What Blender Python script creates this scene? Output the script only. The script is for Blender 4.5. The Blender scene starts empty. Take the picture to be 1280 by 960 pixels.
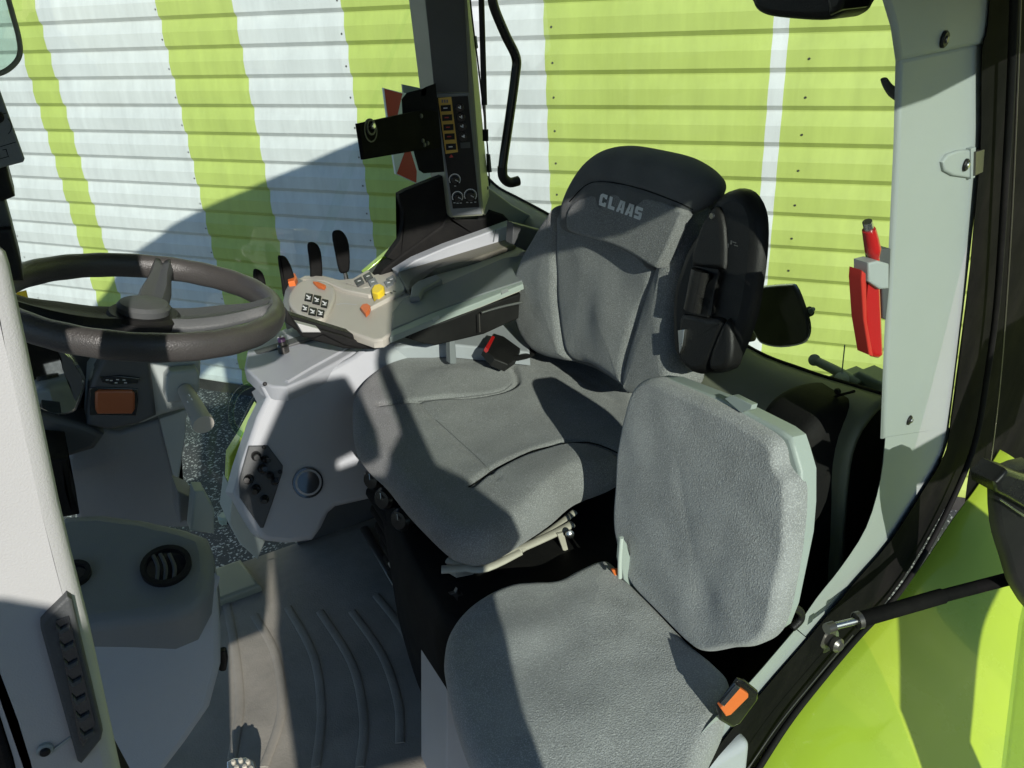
import bpy, bmesh, math, random
from mathutils import Vector, Matrix, noise
from mathutils.bvhtree import BVHTree
random.seed(7)
S = bpy.context.scene
COL = S.collection
V = Vector

# ---------------------------------------------------------------- camera
F, CX, CY = 1040.0, 640.0, 480.0
def _d(px, py): return V((px-CX, py-CY, F)).normalized()
_dn = _d(773, 2520); _lt = _d(20, 75)
_Y = (_lt - _dn*_lt.dot(_dn)).normalized(); _Z = -_dn; _X = _Y.cross(_Z)
RM = Matrix((_X, _Y, _Z))
CAM = V((0, 0, 1.45))
cd = bpy.data.cameras.new('camera'); cam = bpy.data.objects.new('camera', cd); COL.objects.link(cam)
cd.sensor_width = 36; cd.lens = F/1280*36; cd.clip_start = 0.02; cd.clip_end = 300
r_, u_, b_ = RM @ V((1,0,0)), RM @ V((0,-1,0)), RM @ V((0,0,-1))
cam.matrix_world = Matrix(((r_.x,u_.x,b_.x,CAM.x),(r_.y,u_.y,b_.y,CAM.y),(r_.z,u_.z,b_.z,CAM.z),(0,0,0,1)))
S.camera = cam
S.render.resolution_x = 1024; S.render.resolution_y = 768

# ---------------------------------------------------------------- light
SUN = V((.18, .89, -.42)).normalized()
W = bpy.data.worlds.new('World'); S.world = W; W.use_nodes = True
nt = W.node_tree; nt.nodes.clear()
sky = nt.nodes.new('ShaderNodeTexSky'); sky.sky_type = 'NISHITA'; sky.sun_disc = False
sky.ozone_density = 5; sky.dust_density = .2; sky.sun_elevation = math.asin(-SUN.z); sky.sun_rotation = math.atan2(-SUN.x, -SUN.y)
bg = nt.nodes.new('ShaderNodeBackground'); bg.inputs[1].default_value = .11
wo = nt.nodes.new('ShaderNodeOutputWorld'); nt.links.new(sky.outputs[0], bg.inputs[0]); nt.links.new(bg.outputs[0], wo.inputs[0])
sd = bpy.data.lights.new('sun', 'SUN'); sd.energy = 5; sd.angle = math.radians(.5); sd.color = (1, .95, .88)
so = bpy.data.objects.new('sun', sd); COL.objects.link(so); so.rotation_euler = SUN.to_track_quat('-Z', 'Y').to_euler(); so.location = (0,-5,5)
S.view_settings.view_transform = 'Standard'; S.view_settings.look = 'None'
S.view_settings.exposure = .15; S.view_settings.gamma = 1
S.render.engine = 'CYCLES'
S.cycles.max_bounces = 10; S.cycles.transparent_max_bounces = 16; S.cycles.diffuse_bounces = 5

# ---------------------------------------------------------------- placing helpers
def ray(px, py): return (RM @ _d(px, py)).normalized()
def yp(y): return (V((0,y,0)), V((0,-1,0)))
def zp(z): return (V((0,0,z)), V((0,0,1)))
def xp(x, z=0, lean=0): return (V((x,0,z)), V((-1,0,lean)).normalized())
def P(px, py, pl, off=0):
    p0, n = pl; r = ray(px, py)
    return CAM + r*((p0 + n*off - CAM).dot(n)/r.dot(n))
def plane3(a, b, c):
    n = (b-a).cross(c-a).normalized()
    if n.dot(CAM-a) < 0: n = -n
    return (a, n)

# ---------------------------------------------------------------- materials
def mat(name, col, rough=.5, metal=0, bump=0, bscale=200, var=.08, vscale=6, coat=0, spec=.5, dust=0, speck=None, sheen=0, trans=0, anis=None):
    m = bpy.data.materials.new(name); m.use_nodes = True; t = m.node_tree; n = t.nodes; L = t.links
    b = n['Principled BSDF']; b.inputs['Roughness'].default_value = rough; b.inputs['Metallic'].default_value = metal
    b.inputs['Coat Weight'].default_value = coat; b.inputs['Coat Roughness'].default_value = .06; b.inputs['Specular IOR Level'].default_value = spec
    if sheen: b.inputs['Sheen Weight'].default_value = sheen; b.inputs['Sheen Roughness'].default_value = .4
    tc = n.new('ShaderNodeTexCoord')
    nz = n.new('ShaderNodeTexNoise'); nz.inputs['Scale'].default_value = vscale; nz.inputs['Detail'].default_value = 8; nz.inputs['Roughness'].default_value = .65
    L.new(tc.outputs['Object'], nz.inputs[0])
    mr = n.new('ShaderNodeMapRange'); mr.inputs[1].default_value = .3; mr.inputs[2].default_value = .7; mr.inputs[3].default_value = 1-var; mr.inputs[4].default_value = 1+var
    L.new(nz.outputs[0], mr.inputs[0])
    mx = n.new('ShaderNodeVectorMath'); mx.operation = 'SCALE'; mx.inputs[0].default_value = col; L.new(mr.outputs[0], mx.inputs['Scale'])
    out = mx.outputs[0]
    if speck:
        vo = n.new('ShaderNodeTexNoise'); vo.inputs['Scale'].default_value = speck[0]; vo.inputs['Detail'].default_value = 2; L.new(tc.outputs['Object'], vo.inputs[0])
        cr = n.new('ShaderNodeMapRange'); cr.inputs[1].default_value = speck[1]; cr.inputs[2].default_value = speck[2]; L.new(vo.outputs[0], cr.inputs[0])
        mm = n.new('ShaderNodeMix'); mm.data_type = 'RGBA'; L.new(cr.outputs[0], mm.inputs[0]); L.new(out, mm.inputs[6]); mm.inputs[7].default_value = (*speck[3], 1); out = mm.outputs[2]
    if dust:
        dn = n.new('ShaderNodeTexNoise'); dn.inputs['Scale'].default_value = 9; dn.inputs['Detail'].default_value = 10; dn.inputs['Roughness'].default_value = .75; L.new(tc.outputs['Object'], dn.inputs[0])
        dr = n.new('ShaderNodeMapRange'); dr.inputs[1].default_value = .45; dr.inputs[2].default_value = .75; dr.inputs[4].default_value = dust; L.new(dn.outputs[0], dr.inputs[0])
        dm = n.new('ShaderNodeMix'); dm.data_type = 'RGBA'; L.new(dr.outputs[0], dm.inputs[0]); L.new(out, dm.inputs[6]); dm.inputs[7].default_value = (.34,.31,.26,1); out = dm.outputs[2]
    L.new(out, b.inputs['Base Color'])
    rr = n.new('ShaderNodeMapRange'); rr.inputs[1].default_value = .3; rr.inputs[2].default_value = .7; rr.inputs[3].default_value = max(.02, rough*.85); rr.inputs[4].default_value = min(1, rough*1.15)
    L.new(nz.outputs[0], rr.inputs[0]); L.new(rr.outputs[0], b.inputs['Roughness'])
    if bump:
        bn = n.new('ShaderNodeTexNoise'); bn.inputs['Scale'].default_value = bscale; bn.inputs['Detail'].default_value = 4
        L.new(tc.outputs['Object'], bn.inputs[0])
        bu = n.new('ShaderNodeBump'); bu.inputs['Strength'].default_value = bump; bu.inputs['Distance'].default_value = .002
        L.new(bn.outputs[0], bu.inputs['Height']); L.new(bu.outputs[0], b.inputs['Normal'])
    return m
def streaks(m):
    t = m.node_tree; n = t.nodes; L = t.links; b = n['Principled BSDF']; src = b.inputs['Base Color'].links[0].from_socket
    tc = n.new('ShaderNodeTexCoord'); mp = n.new('ShaderNodeMapping'); mp.inputs['Scale'].default_value = (5, 5, .5); L.new(tc.outputs['Object'], mp.inputs[0])
    nz = n.new('ShaderNodeTexNoise'); nz.inputs['Scale'].default_value = 2.2; nz.inputs['Detail'].default_value = 9; nz.inputs['Roughness'].default_value = .7; L.new(mp.outputs[0], nz.inputs[0])
    mr = n.new('ShaderNodeMapRange'); mr.inputs[1].default_value = .35; mr.inputs[2].default_value = .7; mr.inputs[3].default_value = 1.04; mr.inputs[4].default_value = .86; L.new(nz.outputs[0], mr.inputs[0])
    sc = n.new('ShaderNodeVectorMath'); sc.operation = 'SCALE'; L.new(src, sc.inputs[0]); L.new(mr.outputs[0], sc.inputs['Scale']); L.new(sc.outputs[0], b.inputs['Base Color'])
    bn = n.new('ShaderNodeTexNoise'); bn.inputs['Scale'].default_value = 1.6; L.new(tc.outputs['Object'], bn.inputs[0])
    bu = n.new('ShaderNodeBump'); bu.inputs['Strength'].default_value = .5; bu.inputs['Distance'].default_value = .05; L.new(bn.outputs[0], bu.inputs['Height']); L.new(bu.outputs[0], b.inputs['Normal'])
def glassmat(name, tint, refl=1.0):
    m = bpy.data.materials.new(name); m.use_nodes = True; t = m.node_tree; n = t.nodes; L = t.links
    n.remove(n['Principled BSDF']); o = n['Material Output']
    tr = n.new('ShaderNodeBsdfTransparent'); tr.inputs[0].default_value = (*tint, 1)
    gl = n.new('ShaderNodeBsdfGlossy'); gl.inputs['Roughness'].default_value = .01; gl.inputs[0].default_value = (refl, refl, refl, 1)
    lw = n.new('ShaderNodeLayerWeight'); pw = n.new('ShaderNodeMath'); pw.operation = 'POWER'; L.new(lw.outputs['Facing'], pw.inputs[0]); pw.inputs[1].default_value = 5
    fr = n.new('ShaderNodeMath'); fr.operation = 'MULTIPLY_ADD'; L.new(pw.outputs[0], fr.inputs[0]); fr.inputs[1].default_value = .8; fr.inputs[2].default_value = .02
    mx = n.new('ShaderNodeMixShader'); L.new(fr.outputs[0], mx.inputs[0]); L.new(tr.outputs[0], mx.inputs[1]); L.new(gl.outputs[0], mx.inputs[2]); L.new(mx.outputs[0], o.inputs[0])
    return m
M = {
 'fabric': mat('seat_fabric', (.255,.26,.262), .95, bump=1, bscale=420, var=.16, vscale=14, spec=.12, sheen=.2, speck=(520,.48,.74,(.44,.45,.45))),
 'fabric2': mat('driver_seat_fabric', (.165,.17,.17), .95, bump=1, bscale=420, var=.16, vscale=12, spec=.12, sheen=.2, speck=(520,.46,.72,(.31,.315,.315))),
 'fabric_dark_shaded': mat('dark_shaded_seat_fabric', (.11,.115,.117), .95, bump=.8, bscale=900, var=.12, vscale=14, spec=.15, sheen=.15, speck=(700,.55,.75,(.15,.155,.16))),  # headrest shade is put into this darker copy of the seat fabric
 'trim': mat('grey_trim_plastic', (.31,.345,.335), .5, bump=.25, bscale=700, var=.03, vscale=5, dust=.06),
 'shell': mat('pale_green_grey_shell', (.30,.345,.32), .45, bump=.2, bscale=700, var=.03),
 'lightpanel': mat('light_grey_trim', (.40,.405,.40), .45, bump=.2, bscale=800, var=.02),
 'bluegrey': mat('blue_grey_plastic', (.34,.36,.385), .5, bump=.25, bscale=700, var=.04, dust=.08),
 'darkgrey': mat('dark_grey_plastic', (.065,.07,.072), .5, spec=.35, bump=.3, bscale=600, var=.06, dust=.04),
 'midgrey': mat('mid_grey_plastic', (.165,.18,.188), .5, bump=.3, bscale=600, var=.05, dust=.06),
 'beige': mat('warm_grey_console_plastic', (.40,.385,.335), .5, bump=.25, bscale=700, var=.04),
 'taupe': mat('taupe_armrest_pad', (.125,.12,.095), .55, bump=.35, bscale=500, var=.06),
 'black': mat('black_plastic', (.009,.009,.009), .45, spec=.25, bump=.3, bscale=500, var=.15, dust=.015),
 'blackgloss': mat('black_painted_steel', (.007,.007,.007), .28, spec=.35, bump=.05, bscale=60, var=.2, dust=.03),
 'frameblack': mat('black_frame_paint', (.007,.007,.007), .6, spec=.01, bump=.05, bscale=60, var=.2, dust=.02),
 'rubber': mat('black_rubber', (.008,.008,.008), .7, spec=.12, bump=.3, bscale=300, var=.15, dust=.02),
 'leather': mat('wheel_rim_leather', (.05,.047,.045), .36, bump=.4, bscale=500, var=.12, vscale=20),
 'lime': mat('lime_green_paint', (.35,.49,.04), .28, coat=.8, bump=.02, bscale=30, var=.03, dust=.05),
 'wall_white': mat('white_painted_sheet', (.60,.625,.62), .5, bump=.05, bscale=20, var=.03, vscale=2.5, dust=.05),
 'wall_lime': mat('lime_painted_sheet', (.42,.51,.125), .5, bump=.05, bscale=20, var=.03, vscale=2.5, dust=.05),
 'ground': mat('speckled_asphalt', (.045,.05,.052), .9, bump=1, bscale=160, var=.25, vscale=20, speck=(70,.57,.63,(.36,.38,.37))),
 'mat': mat('rubber_floor_mat', (.235,.222,.19), .8, bump=.4, bscale=300, var=.2, vscale=8, dust=.45),
 'orange': mat('orange_plastic', (.62,.14,.03), .45, var=.03),
 'dimorange': mat('translucent_orange_lens', (.30,.09,.035), .3, var=.08),
 'red': mat('red_plastic', (.42,.012,.012), .25, var=.05, coat=.4),
 'yellow': mat('yellow_plastic', (.85,.62,.03), .45, var=.03),
 'amber': mat('amber_frame_paint', (.60,.38,.06), .5, var=.05),
 'white': mat('white_print', (.75,.76,.76), .6, var=.02),
 'greyprint': mat('grey_print', (.42,.43,.43), .6, var=.02),
 'silverthread': mat('silver_thread', (.62,.64,.64), .6, var=.05),
 'signred': mat('red_reflective_sheet', (.55,.07,.045), .5, var=.05),
 'metal': mat('bright_steel', (.62,.62,.60), .28, metal=1, var=.08),
 'darkmetal': mat('dark_steel', (.16,.15,.14), .35, metal=.8, bump=.2, bscale=120, var=.2),
 'duststeel': mat('dusty_beige_steel', (.42,.40,.33), .7, bump=.4, bscale=120, var=.2, dust=.4),
 'mirror': mat('mirror_glass', (.75,.8,.75), .03, metal=1, var=.01),
 'screen': mat('dark_display_glass', (.02,.022,.025), .1, var=.1, coat=1),
 'blackmirror': mat('black_mirror_face', (.014,.015,.015), .3, spec=.25, var=.2, dust=.05),
 'purple': mat('purple_plastic', (.30,.12,.30), .2, coat=1),
 'redtext': mat('red_print', (.5,.03,.02), .5),
 'chrometrim': mat('pale_edge_trim', (.45,.50,.46), .3, var=.05, coat=.5),
 'clear': glassmat('clear_side_glass', (.93,.97,.94)),
 'tint': glassmat('green_tinted_glass', (.90,.95,.91)),
 'cleargreen': glassmat('thick_green_glass', (.74,.84,.77)),
 'roofskin': mat('white_roof_paint', (.6,.62,.6), .4, var=.03),
 'liner': mat('grey_headliner', (.28,.29,.29), .95, var=.05),
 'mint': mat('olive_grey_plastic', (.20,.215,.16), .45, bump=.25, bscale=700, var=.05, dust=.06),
}

streaks(M['wall_white']); streaks(M['wall_lime'])
# ---------------------------------------------------------------- object helpers
def _link(o, parent=None, mt=None, label=None):
    COL.objects.link(o)
    if parent is not None:
        o.parent = parent
        base = parent.get('_b')
        p = parent; acc = V((0,0,0))
        while p: acc += p.location; p = p.parent
        if o.data and hasattr(o.data, 'vertices'):
            for v in o.data.vertices: v.co -= acc
    if mt is not None and o.data: o.data.materials.append(mt)
    if label: o['label'] = label
    return o
def thing(name, loc, label, cat, group=None):
    o = bpy.data.objects.new(name, None); o.empty_display_size = .05; COL.objects.link(o); o.location = loc
    o['label'] = label; o['category'] = cat
    if group: o['group'] = group
    return o
def tag(o, label=None, cat=None, group=None, kind=None):
    if label: o['label'] = label
    if cat: o['category'] = cat
    if group: o['group'] = group
    if kind: o['kind'] = kind
    return o
def finish(name, bm, mt, parent=None, smooth=True, ang=38, wn=True, label=None):
    me = bpy.data.meshes.new(name)
    bmesh.ops.recalc_face_normals(bm, faces=bm.faces)
    bm.to_mesh(me); bm.free()
    if smooth:
        for p in me.polygons: p.use_smooth = True
        me.set_sharp_from_angle(angle=math.radians(ang))
    o = bpy.data.objects.new(name, me)
    _link(o, parent, mt, label)
    if wn and smooth:
        w = o.modifiers.new('wn', 'WEIGHTED_NORMAL'); w.keep_sharp = True
    return o
def spline(pts, n=6, closed=True):
    out = []; N = len(pts)
    rng = range(N) if closed else range(N-1)
    for i in rng:
        if closed: a,b,c,d = pts[i-1], pts[i], pts[(i+1)%N], pts[(i+2)%N]
        else: a,b,c,d = pts[max(i-1,0)], pts[i], pts[i+1], pts[min(i+2,N-1)]
        for k in range(n):
            t = k/n
            out.append(tuple(.5*((2*b[j]) + (-a[j]+c[j])*t + (2*a[j]-5*b[j]+4*c[j]-d[j])*t*t + (-a[j]+3*b[j]-3*c[j]+d[j])*t**3) for j in range(len(b))))
    if not closed: out.append(tuple(pts[-1]))
    return out
def frame(pts3, n):
    c = sum(pts3, V((0,0,0)))/len(pts3)
    u = n.cross(V((0,0,1)))
    if u.length < .2: u = n.cross(V((1,0,0)))
    u.normalize(); v = n.cross(u)
    return c, u, v
def inset2d(p2, nrm, dist): return [(p[0]+q[0]*dist, p[1]+q[1]*dist) for p, q in zip(p2, nrm)]
def normals2d(p2, smoothing=0):
    N = len(p2); ar = sum(p2[i-1][0]*p2[i][1]-p2[i][0]*p2[i-1][1] for i in range(N)); sg = 1 if ar > 0 else -1
    out = []
    for i in range(N):
        a, b, c = V(p2[i-1]), V(p2[i]), V(p2[(i+1)%N])
        e1 = (b-a); e2 = (c-b)
        if e1.length < 1e-9: e1 = e2
        if e2.length < 1e-9: e2 = e1
        e1.normalize(); e2.normalize()
        n1 = V((-e1.y, e1.x))*sg; n2 = V((-e2.y, e2.x))*sg
        m = n1+n2
        if m.length < 1e-6: m = n1
        m.normalize(); m = m/max(.45, m.dot(n1)); out.append((m.x, m.y))
    for _ in range(smoothing):
        out = [tuple(V(out[i-1])*.25+V(out[i])*.5+V(out[(i+1)%N])*.25) for i in range(N)]
    return out
def slab3(name, pts, n, thick, r, mt, parent=None, back=None, seg=3, label=None):
    """outline pts (3D, on one plane with normal n towards the viewer), front edge rolled with radius r, body thick behind"""
    c, u, v = frame(pts, n)
    p2 = [((p-c).dot(u), (p-c).dot(v)) for p in pts]
    nr = normals2d(p2)
    bk = back if back is not None else -n*thick
    bm = bmesh.new(); rings = []
    def ring(ins, h):
        q = inset2d(p2, nr, ins)
        rings.append([bm.verts.new(c+u*a[0]+v*a[1]+n*h) for a in q])
    if r > 0:
        for k in range(seg+1):
            a = math.pi/2*(1-k/seg); ring(r*(1-math.cos(a)), -r*(1-math.sin(a)))
    else: ring(0, 0)
    rings.append([bm.verts.new(w.co + bk) for w in rings[-1]])
    bm.faces.new(rings[0]); bm.faces.new(rings[-1][::-1])
    for A, B in zip(rings, rings[1:]):
        for i in range(len(A)): bm.faces.new((A[i-1], A[i], B[i], B[i-1]))
    bmesh.ops.triangulate(bm, faces=[f for f in bm.faces if len(f.verts) > 4])
    o = finish(name, bm, mt, parent, label=label)
    for p in o.data.polygons:
        if abs(p.normal.dot(n)) > .99995: p.use_smooth = False
    return o
def slab(name, px, pl, thick, r, mt, parent=None, sm=0, off=0, back=None, label=None):
    if sm: px = spline(px, sm)
    if back == 'ray':
        cx_ = sum(a[0] for a in px)/len(px); cy_ = sum(a[1] for a in px)/len(px); back = ray(min(max(cx_,0),1280), min(max(cy_,0),960))*thick
    return slab3(name, [P(x, y, pl, off) for x, y in px], pl[1], thick, r, mt, parent, back, label=label)
def dist2(p, line):
    best = 9e9
    for a, b in zip(line, line[1:]):
        ab = (b[0]-a[0], b[1]-a[1]); l = ab[0]**2+ab[1]**2
        t = 0 if l == 0 else max(0, min(1, ((p[0]-a[0])*ab[0]+(p[1]-a[1])*ab[1])/l))
        dd = math.hypot(p[0]-a[0]-ab[0]*t, p[1]-a[1]-ab[1]*t)
        if dd < best: best = dd
    return best
BV = {}
def pad(name, px, pl, h, depth, r, mt, parent=None, bulge=0, seams=(), lumps=(), off=0, N=170, inner=34, wob=.0015, keep=None, tiltf=None, label=None):
    """upholstered pad: outline at its widest, domed front of height h, rolled back edge"""
    px = spline(px, 10); p0, n = pl
    pts = [P(x, y, pl, off) for x, y in px]
    c, u, v = frame(pts, n)
    p2 = [((p-c).dot(u), (p-c).dot(v)) for p in pts]
    L = [0]
    for i in range(len(p2)): L.append(L[-1]+math.dist(p2[i], p2[(i+1)%len(p2)]))
    q2 = []; j = 0
    for k in range(N):
        s = L[-1]*k/N
        while L[j+1] < s: j += 1
        t = (s-L[j])/max(1e-9, L[j+1]-L[j]); a, b = p2[j], p2[(j+1)%len(p2)]
        q2.append((a[0]+(b[0]-a[0])*t, a[1]+(b[1]-a[1])*t))
    cc = (sum(a[0] for a in q2)/N, sum(a[1] for a in q2)/N)
    nr = normals2d(q2, 8)
    def topl(x, y):
        w = P(x, y, pl, off+h); return ((w-c).dot(u), (w-c).dot(v))
    SE = [([topl(*a) for a in spline(s[0], 8, False)], s[1], s[2]) for s in seams]
    LU = [(topl(*l[0]), l[1], l[2]) for l in lumps]
    bm = bmesh.new(); rings = []
    def ring(pp, hh, det=1):
        vs = []
        for a in pp:
            z = hh
            if det:
                for ln, dp, wd in SE:
                    dd = dist2(a, ln); z -= det*dp*math.exp(-(dd/wd)**2)
                for l, rad, amp in LU:
                    dd = math.dist(a, l); z += det*amp*math.exp(-(dd/rad)**2)
                z += det*wob*noise.noise(V((a[0]*14, a[1]*14, h*50)))*2
            vs.append(bm.verts.new(c+u*a[0]+v*a[1]+n*z))
        rings.append(vs)
    for k in range(6, 0, -1):
        a = math.pi/2*k/6; rb = min(r, depth); ring(inset2d(q2, nr, rb*.8*(1-math.cos(a))), -depth+rb*(1-math.sin(a)), 0)
    for k in range(11):
        a = math.pi/2*k/10; ring(inset2d(q2, nr, r*(1-math.cos(a))), h*math.sin(a), math.sin(a)**2)
    base = inset2d(q2, nr, r)
    for k in range(1, inner+1):
        t = 1-k/(inner+1); ring([(cc[0]+(a[0]-cc[0])*t, cc[1]+(a[1]-cc[1])*t) for a in base], h+bulge*(1-t*t))
    for A, B in zip(rings, rings[1:]):
        for i in range(N): bm.faces.new((A[i-1], A[i], B[i], B[i-1]))
    bm.faces.new(rings[0]); bm.faces.new(rings[-1])
    bmesh.ops.triangulate(bm, faces=[f for f in bm.faces if len(f.verts) > 4])
    if keep: BV[keep] = BVHTree.FromBMesh(bm)
    return finish(name, bm, mt, parent, ang=80, wn=False, label=label)
def hit(key, px, py, off=.001):
    r = ray(px, py); loc, nn, _, _ = BV[key].ray_cast(CAM, r)
    return None if loc is None else loc - r*off
def tube(name, pts, rad, mt, parent=None, seg=14, sm=6, flat=1.0, label=None, caps=True, bmin=None):
    pts = [V(p) for p in pts]
    if sm and len(pts) > 2: pts = [V(p) for p in spline([tuple(p) for p in pts], sm, False)]
    n = len(pts); rd = rad if isinstance(rad, (list, tuple)) else [rad]*n
    if len(rd) != n: rd = [rd[min(len(rd)-1, int(i*(len(rd)-1)/(n-1)))] + (rd[min(len(rd)-1, int(i*(len(rd)-1)/(n-1))+1)]-rd[min(len(rd)-1, int(i*(len(rd)-1)/(n-1)))])*((i*(len(rd)-1)/(n-1))%1) for i in range(n)]
    bm = bmin or bmesh.new(); rings = []; up = None
    for i, p in enumerate(pts):
        d = (pts[min(i+1,n-1)]-pts[max(i-1,0)]).normalized()
        if up is None:
            up = d.cross(V((0,0,1)))
            if up.length < .1: up = d.cross(V((1,0,0)))
        up = (up - d*up.dot(d)).normalized(); w = d.cross(up)
        rings.append([bm.verts.new(p + (up*math.cos(2*math.pi*k/seg) + w*math.sin(2*math.pi*k/seg)*flat)*rd[i]) for k in range(seg)])
    for A, B in zip(rings, rings[1:]):
        for k in range(seg): bm.faces.new((A[k-1], A[k], B[k], B[k-1]))
    if caps: bm.faces.new(rings[0]); bm.faces.new(rings[-1])
    if bmin: return None
    return finish(name, bm, mt, parent, ang=50, label=label)
def lathe(name, c, ax, prof, mt, parent=None, seg=32, label=None):
    """prof: (radius, height along ax) from c"""
    ax = V(ax).normalized(); u = ax.cross(V((0,0,1)))
    if u.length < .1: u = ax.cross(V((1,0,0)))
    u.normalize(); w = ax.cross(u); bm = bmesh.new(); rings = []
    for r, h in prof:
        rings.append([bm.verts.new(V(c)+ax*h+(u*math.cos(2*math.pi*k/seg)+w*math.sin(2*math.pi*k/seg))*max(r,1e-5)) for k in range(seg)])
    for A, B in zip(rings, rings[1:]):
        for k in range(seg): bm.faces.new((A[k-1], A[k], B[k], B[k-1]))
    bm.faces.new(rings[0]); bm.faces.new(rings[-1])
    return finish(name, bm, mt, parent, ang=35, label=label)
def disc(name, x, y, rpx, pl, mt, parent=None, h=.004, off=0, inner=0, seg=28, label=None):
    """round cap (or ring) facing the plane normal; rpx radius in photo pixels"""
    c = P(x, y, pl, off); k = (c-CAM).length/F*.97; R = rpx*k; n = pl[1]
    if inner:
        q = inner*k; return lathe(name, c, n, [(q,-.001),(q,h),(R,h),(R,-.001),(q,-.001)], mt, parent, seg, label)
    e = min(R*.25, h*.4)
    return lathe(name, c, n, [(R,-.002),(R,h-e),(R-e,h),(0,h)], mt, parent, seg, label)
def box(name, lo, hi, mt, parent=None, bev=.004, label=None, taper=None):
    bm = bmesh.new(); bmesh.ops.create_cube(bm, size=1)
    for w in bm.verts:
        w.co = V([lo[i] + (w.co[i]+.5)*(hi[i]-lo[i]) for i in range(3)])
    if bev: bmesh.ops.bevel(bm, geom=bm.edges[:], offset=bev, segments=3, affect='EDGES', profile=.5)
    return finish(name, bm, mt, parent, label=label)
def grid(name, rows, mt, parent=None, thick=0, label=None, sub=0, keep=None):
    bm = bmesh.new(); R = []
    if sub:
        rows = [spline([tuple(p) for p in r], sub, False) for r in rows]
        cols = [spline([r[j] for r in rows], sub, False) for j in range(len(rows[0]))]
        rows = [[cols[j][i] for j in range(len(cols))] for i in range(len(cols[0]))]
    for r in rows: R.append([bm.verts.new(V(p)) for p in r])
    for A, B in zip(R, R[1:]):
        for i in range(1, len(A)): bm.faces.new((A[i-1], A[i], B[i], B[i-1]))
    if keep: BV[keep] = BVHTree.FromBMesh(bm)
    o = finish(name, bm, mt, parent, ang=45, wn=False, label=label)
    if thick: m = o.modifiers.new('s', 'SOLIDIFY'); m.thickness = thick; m.offset = 0
    return o
def ribbon(name, I, O, pl, depth, mt, parent):
    I, O = spline(I, 3, False), spline(O, 3, False); n = pl[1]
    rows = []
    for (ix, iy), (ox, oy) in zip(I, O):
        p, q = P(ix,iy,pl), P(ox,oy,pl); e = (q-p).normalized()*.003
        rows.append([P(ix,iy,pl,-depth), P(ix,iy,pl,-.003), p+e, p.lerp(q,.5), q-e, q-n*.003, P(ox,oy,pl,-depth)])
    return grid(name, rows, mt, parent)
def marks(name, polys, pl, mt, parent, off=.0006, th=.0004, key=None, label=None):
    """flat printed marks: list of pixel polygons joined in one mesh"""
    bm = bmesh.new()
    for pp in polys:
        vs = []
        for x, y in pp:
            w = hit(key, x, y) if key else P(x, y, pl, off)
            if w is None: break
            vs.append(bm.verts.new(w))
        else: bm.faces.new(vs)
    return finish(name, bm, mt, parent, smooth=False, label=label)
def quad(cx, cy, w, h, a=0):
    c, s = math.cos(a), math.sin(a)
    return [(cx+x*c-y*s, cy+x*s+y*c) for x, y in ((-w/2,-h/2),(w/2,-h/2),(w/2,h/2),(-w/2,h/2))]

# ================================================================ THE PLACE AROUND THE CAB
WB = V((0.657, 6.132, -1.35)); WD = V((.6188, -.7856, 0)).normalized(); WN = V((-.7856, -.6188, 0)).normalized()
wallpl = (WB, WN)
gnd = grid('ground', [[(-30,-20,-1.35),(30,-20,-1.35)],[(-30,40,-1.35),(30,40,-1.35)]], M['ground']); tag(gnd, 'dark speckled asphalt seen low between console and wall', kind='structure')
def wall():
    def s_at(px, py): return (P(px, py, wallpl)-WB).dot(WD)
    bounds = [(s_at(15,0)+s_at(94,313))/2, (s_at(40,0)+s_at(133,313))/2, (s_at(190,0)+s_at(268,313))/2, (s_at(289,0)+s_at(350,313))/2,
              (s_at(424,0)+s_at(471,323))/2, s_at(560,100), s_at(683,130), (s_at(962,24)+s_at(948,326))/2, (s_at(984,24)+s_at(964,326))/2]
    ss = [-14] + bounds + [12]; lime = [0,1,0,1,0,1,0,1,0,1]
    # photo: white | lime | white | lime | white | lime | white | lime | white line | lime
    t = thing('metal_wall', WB, 'corrugated metal wall outside the cab, painted with upright white and lime stripes', 'wall')
    per = .1715; z0 = 1.27 - per*24; prof = []
    z = z0
    for k in range(42):
        prof += [(z, .0), (z+per*.45, .0), (z+per*.50, -.003), (z+per*.82, -.019), (z+per*.86, -.019)]
        z += per
    prof.append((z, 0))
    prof = [(a, b) for a, b in prof if a > -1.36]
    for nm, mt, w in (('white_stripes', 'wall_white', 0), ('lime_stripes', 'wall_lime', 1)):
        bm = bmesh.new()
        for i in range(len(ss)-1):
            if lime[i] != w: continue
            a, b = ss[i], ss[i+1]
            L = [[bm.verts.new(WB+WD*s+V((0,0,zz+1.35))+WN*dd) for s in (a, b)] for zz, dd in prof]
            for A, B in zip(L, L[1:]): bm.faces.new((A[0], A[1], B[1], B[0]))
        finish(nm, bm, M[mt], t, ang=12, wn=False)
    # fixing screws, one mesh: a row on every second fold
    bm = bmesh.new()
    for s in (s_at(1015,40), s_at(690,50), s_at(430,60), s_at(215,100), s_at(-10,200), s_at(1240,60)):
        z = z0 + per*.22
        while z < 3:
            if z > -1.3:
                c = WB + WD*s + V((0,0,z+1.35)) + WN*.001
                vs = [bm.verts.new(c + WD*math.cos(k*math.pi/3)*.006 + V((0,0,1))*math.sin(k*math.pi/3)*.006 + WN*.003) for k in range(6)]
                bm.faces.new(vs)
            z += per
    finish('screws', bm, M['darkmetal'], t, smooth=False)
    bm = bmesh.new()
    a = [WB+WD*-14+WN*.02, WB+WD*12+WN*.02]
    vs = [bm.verts.new(a[0]), bm.verts.new(a[1]), bm.verts.new(a[1]+V((0,0,.09))), bm.verts.new(a[0]+V((0,0,.09)))]; bm.faces.new(vs)
    finish('base_flashing', bm, M['darkmetal'], t, smooth=False)
wall()

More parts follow.
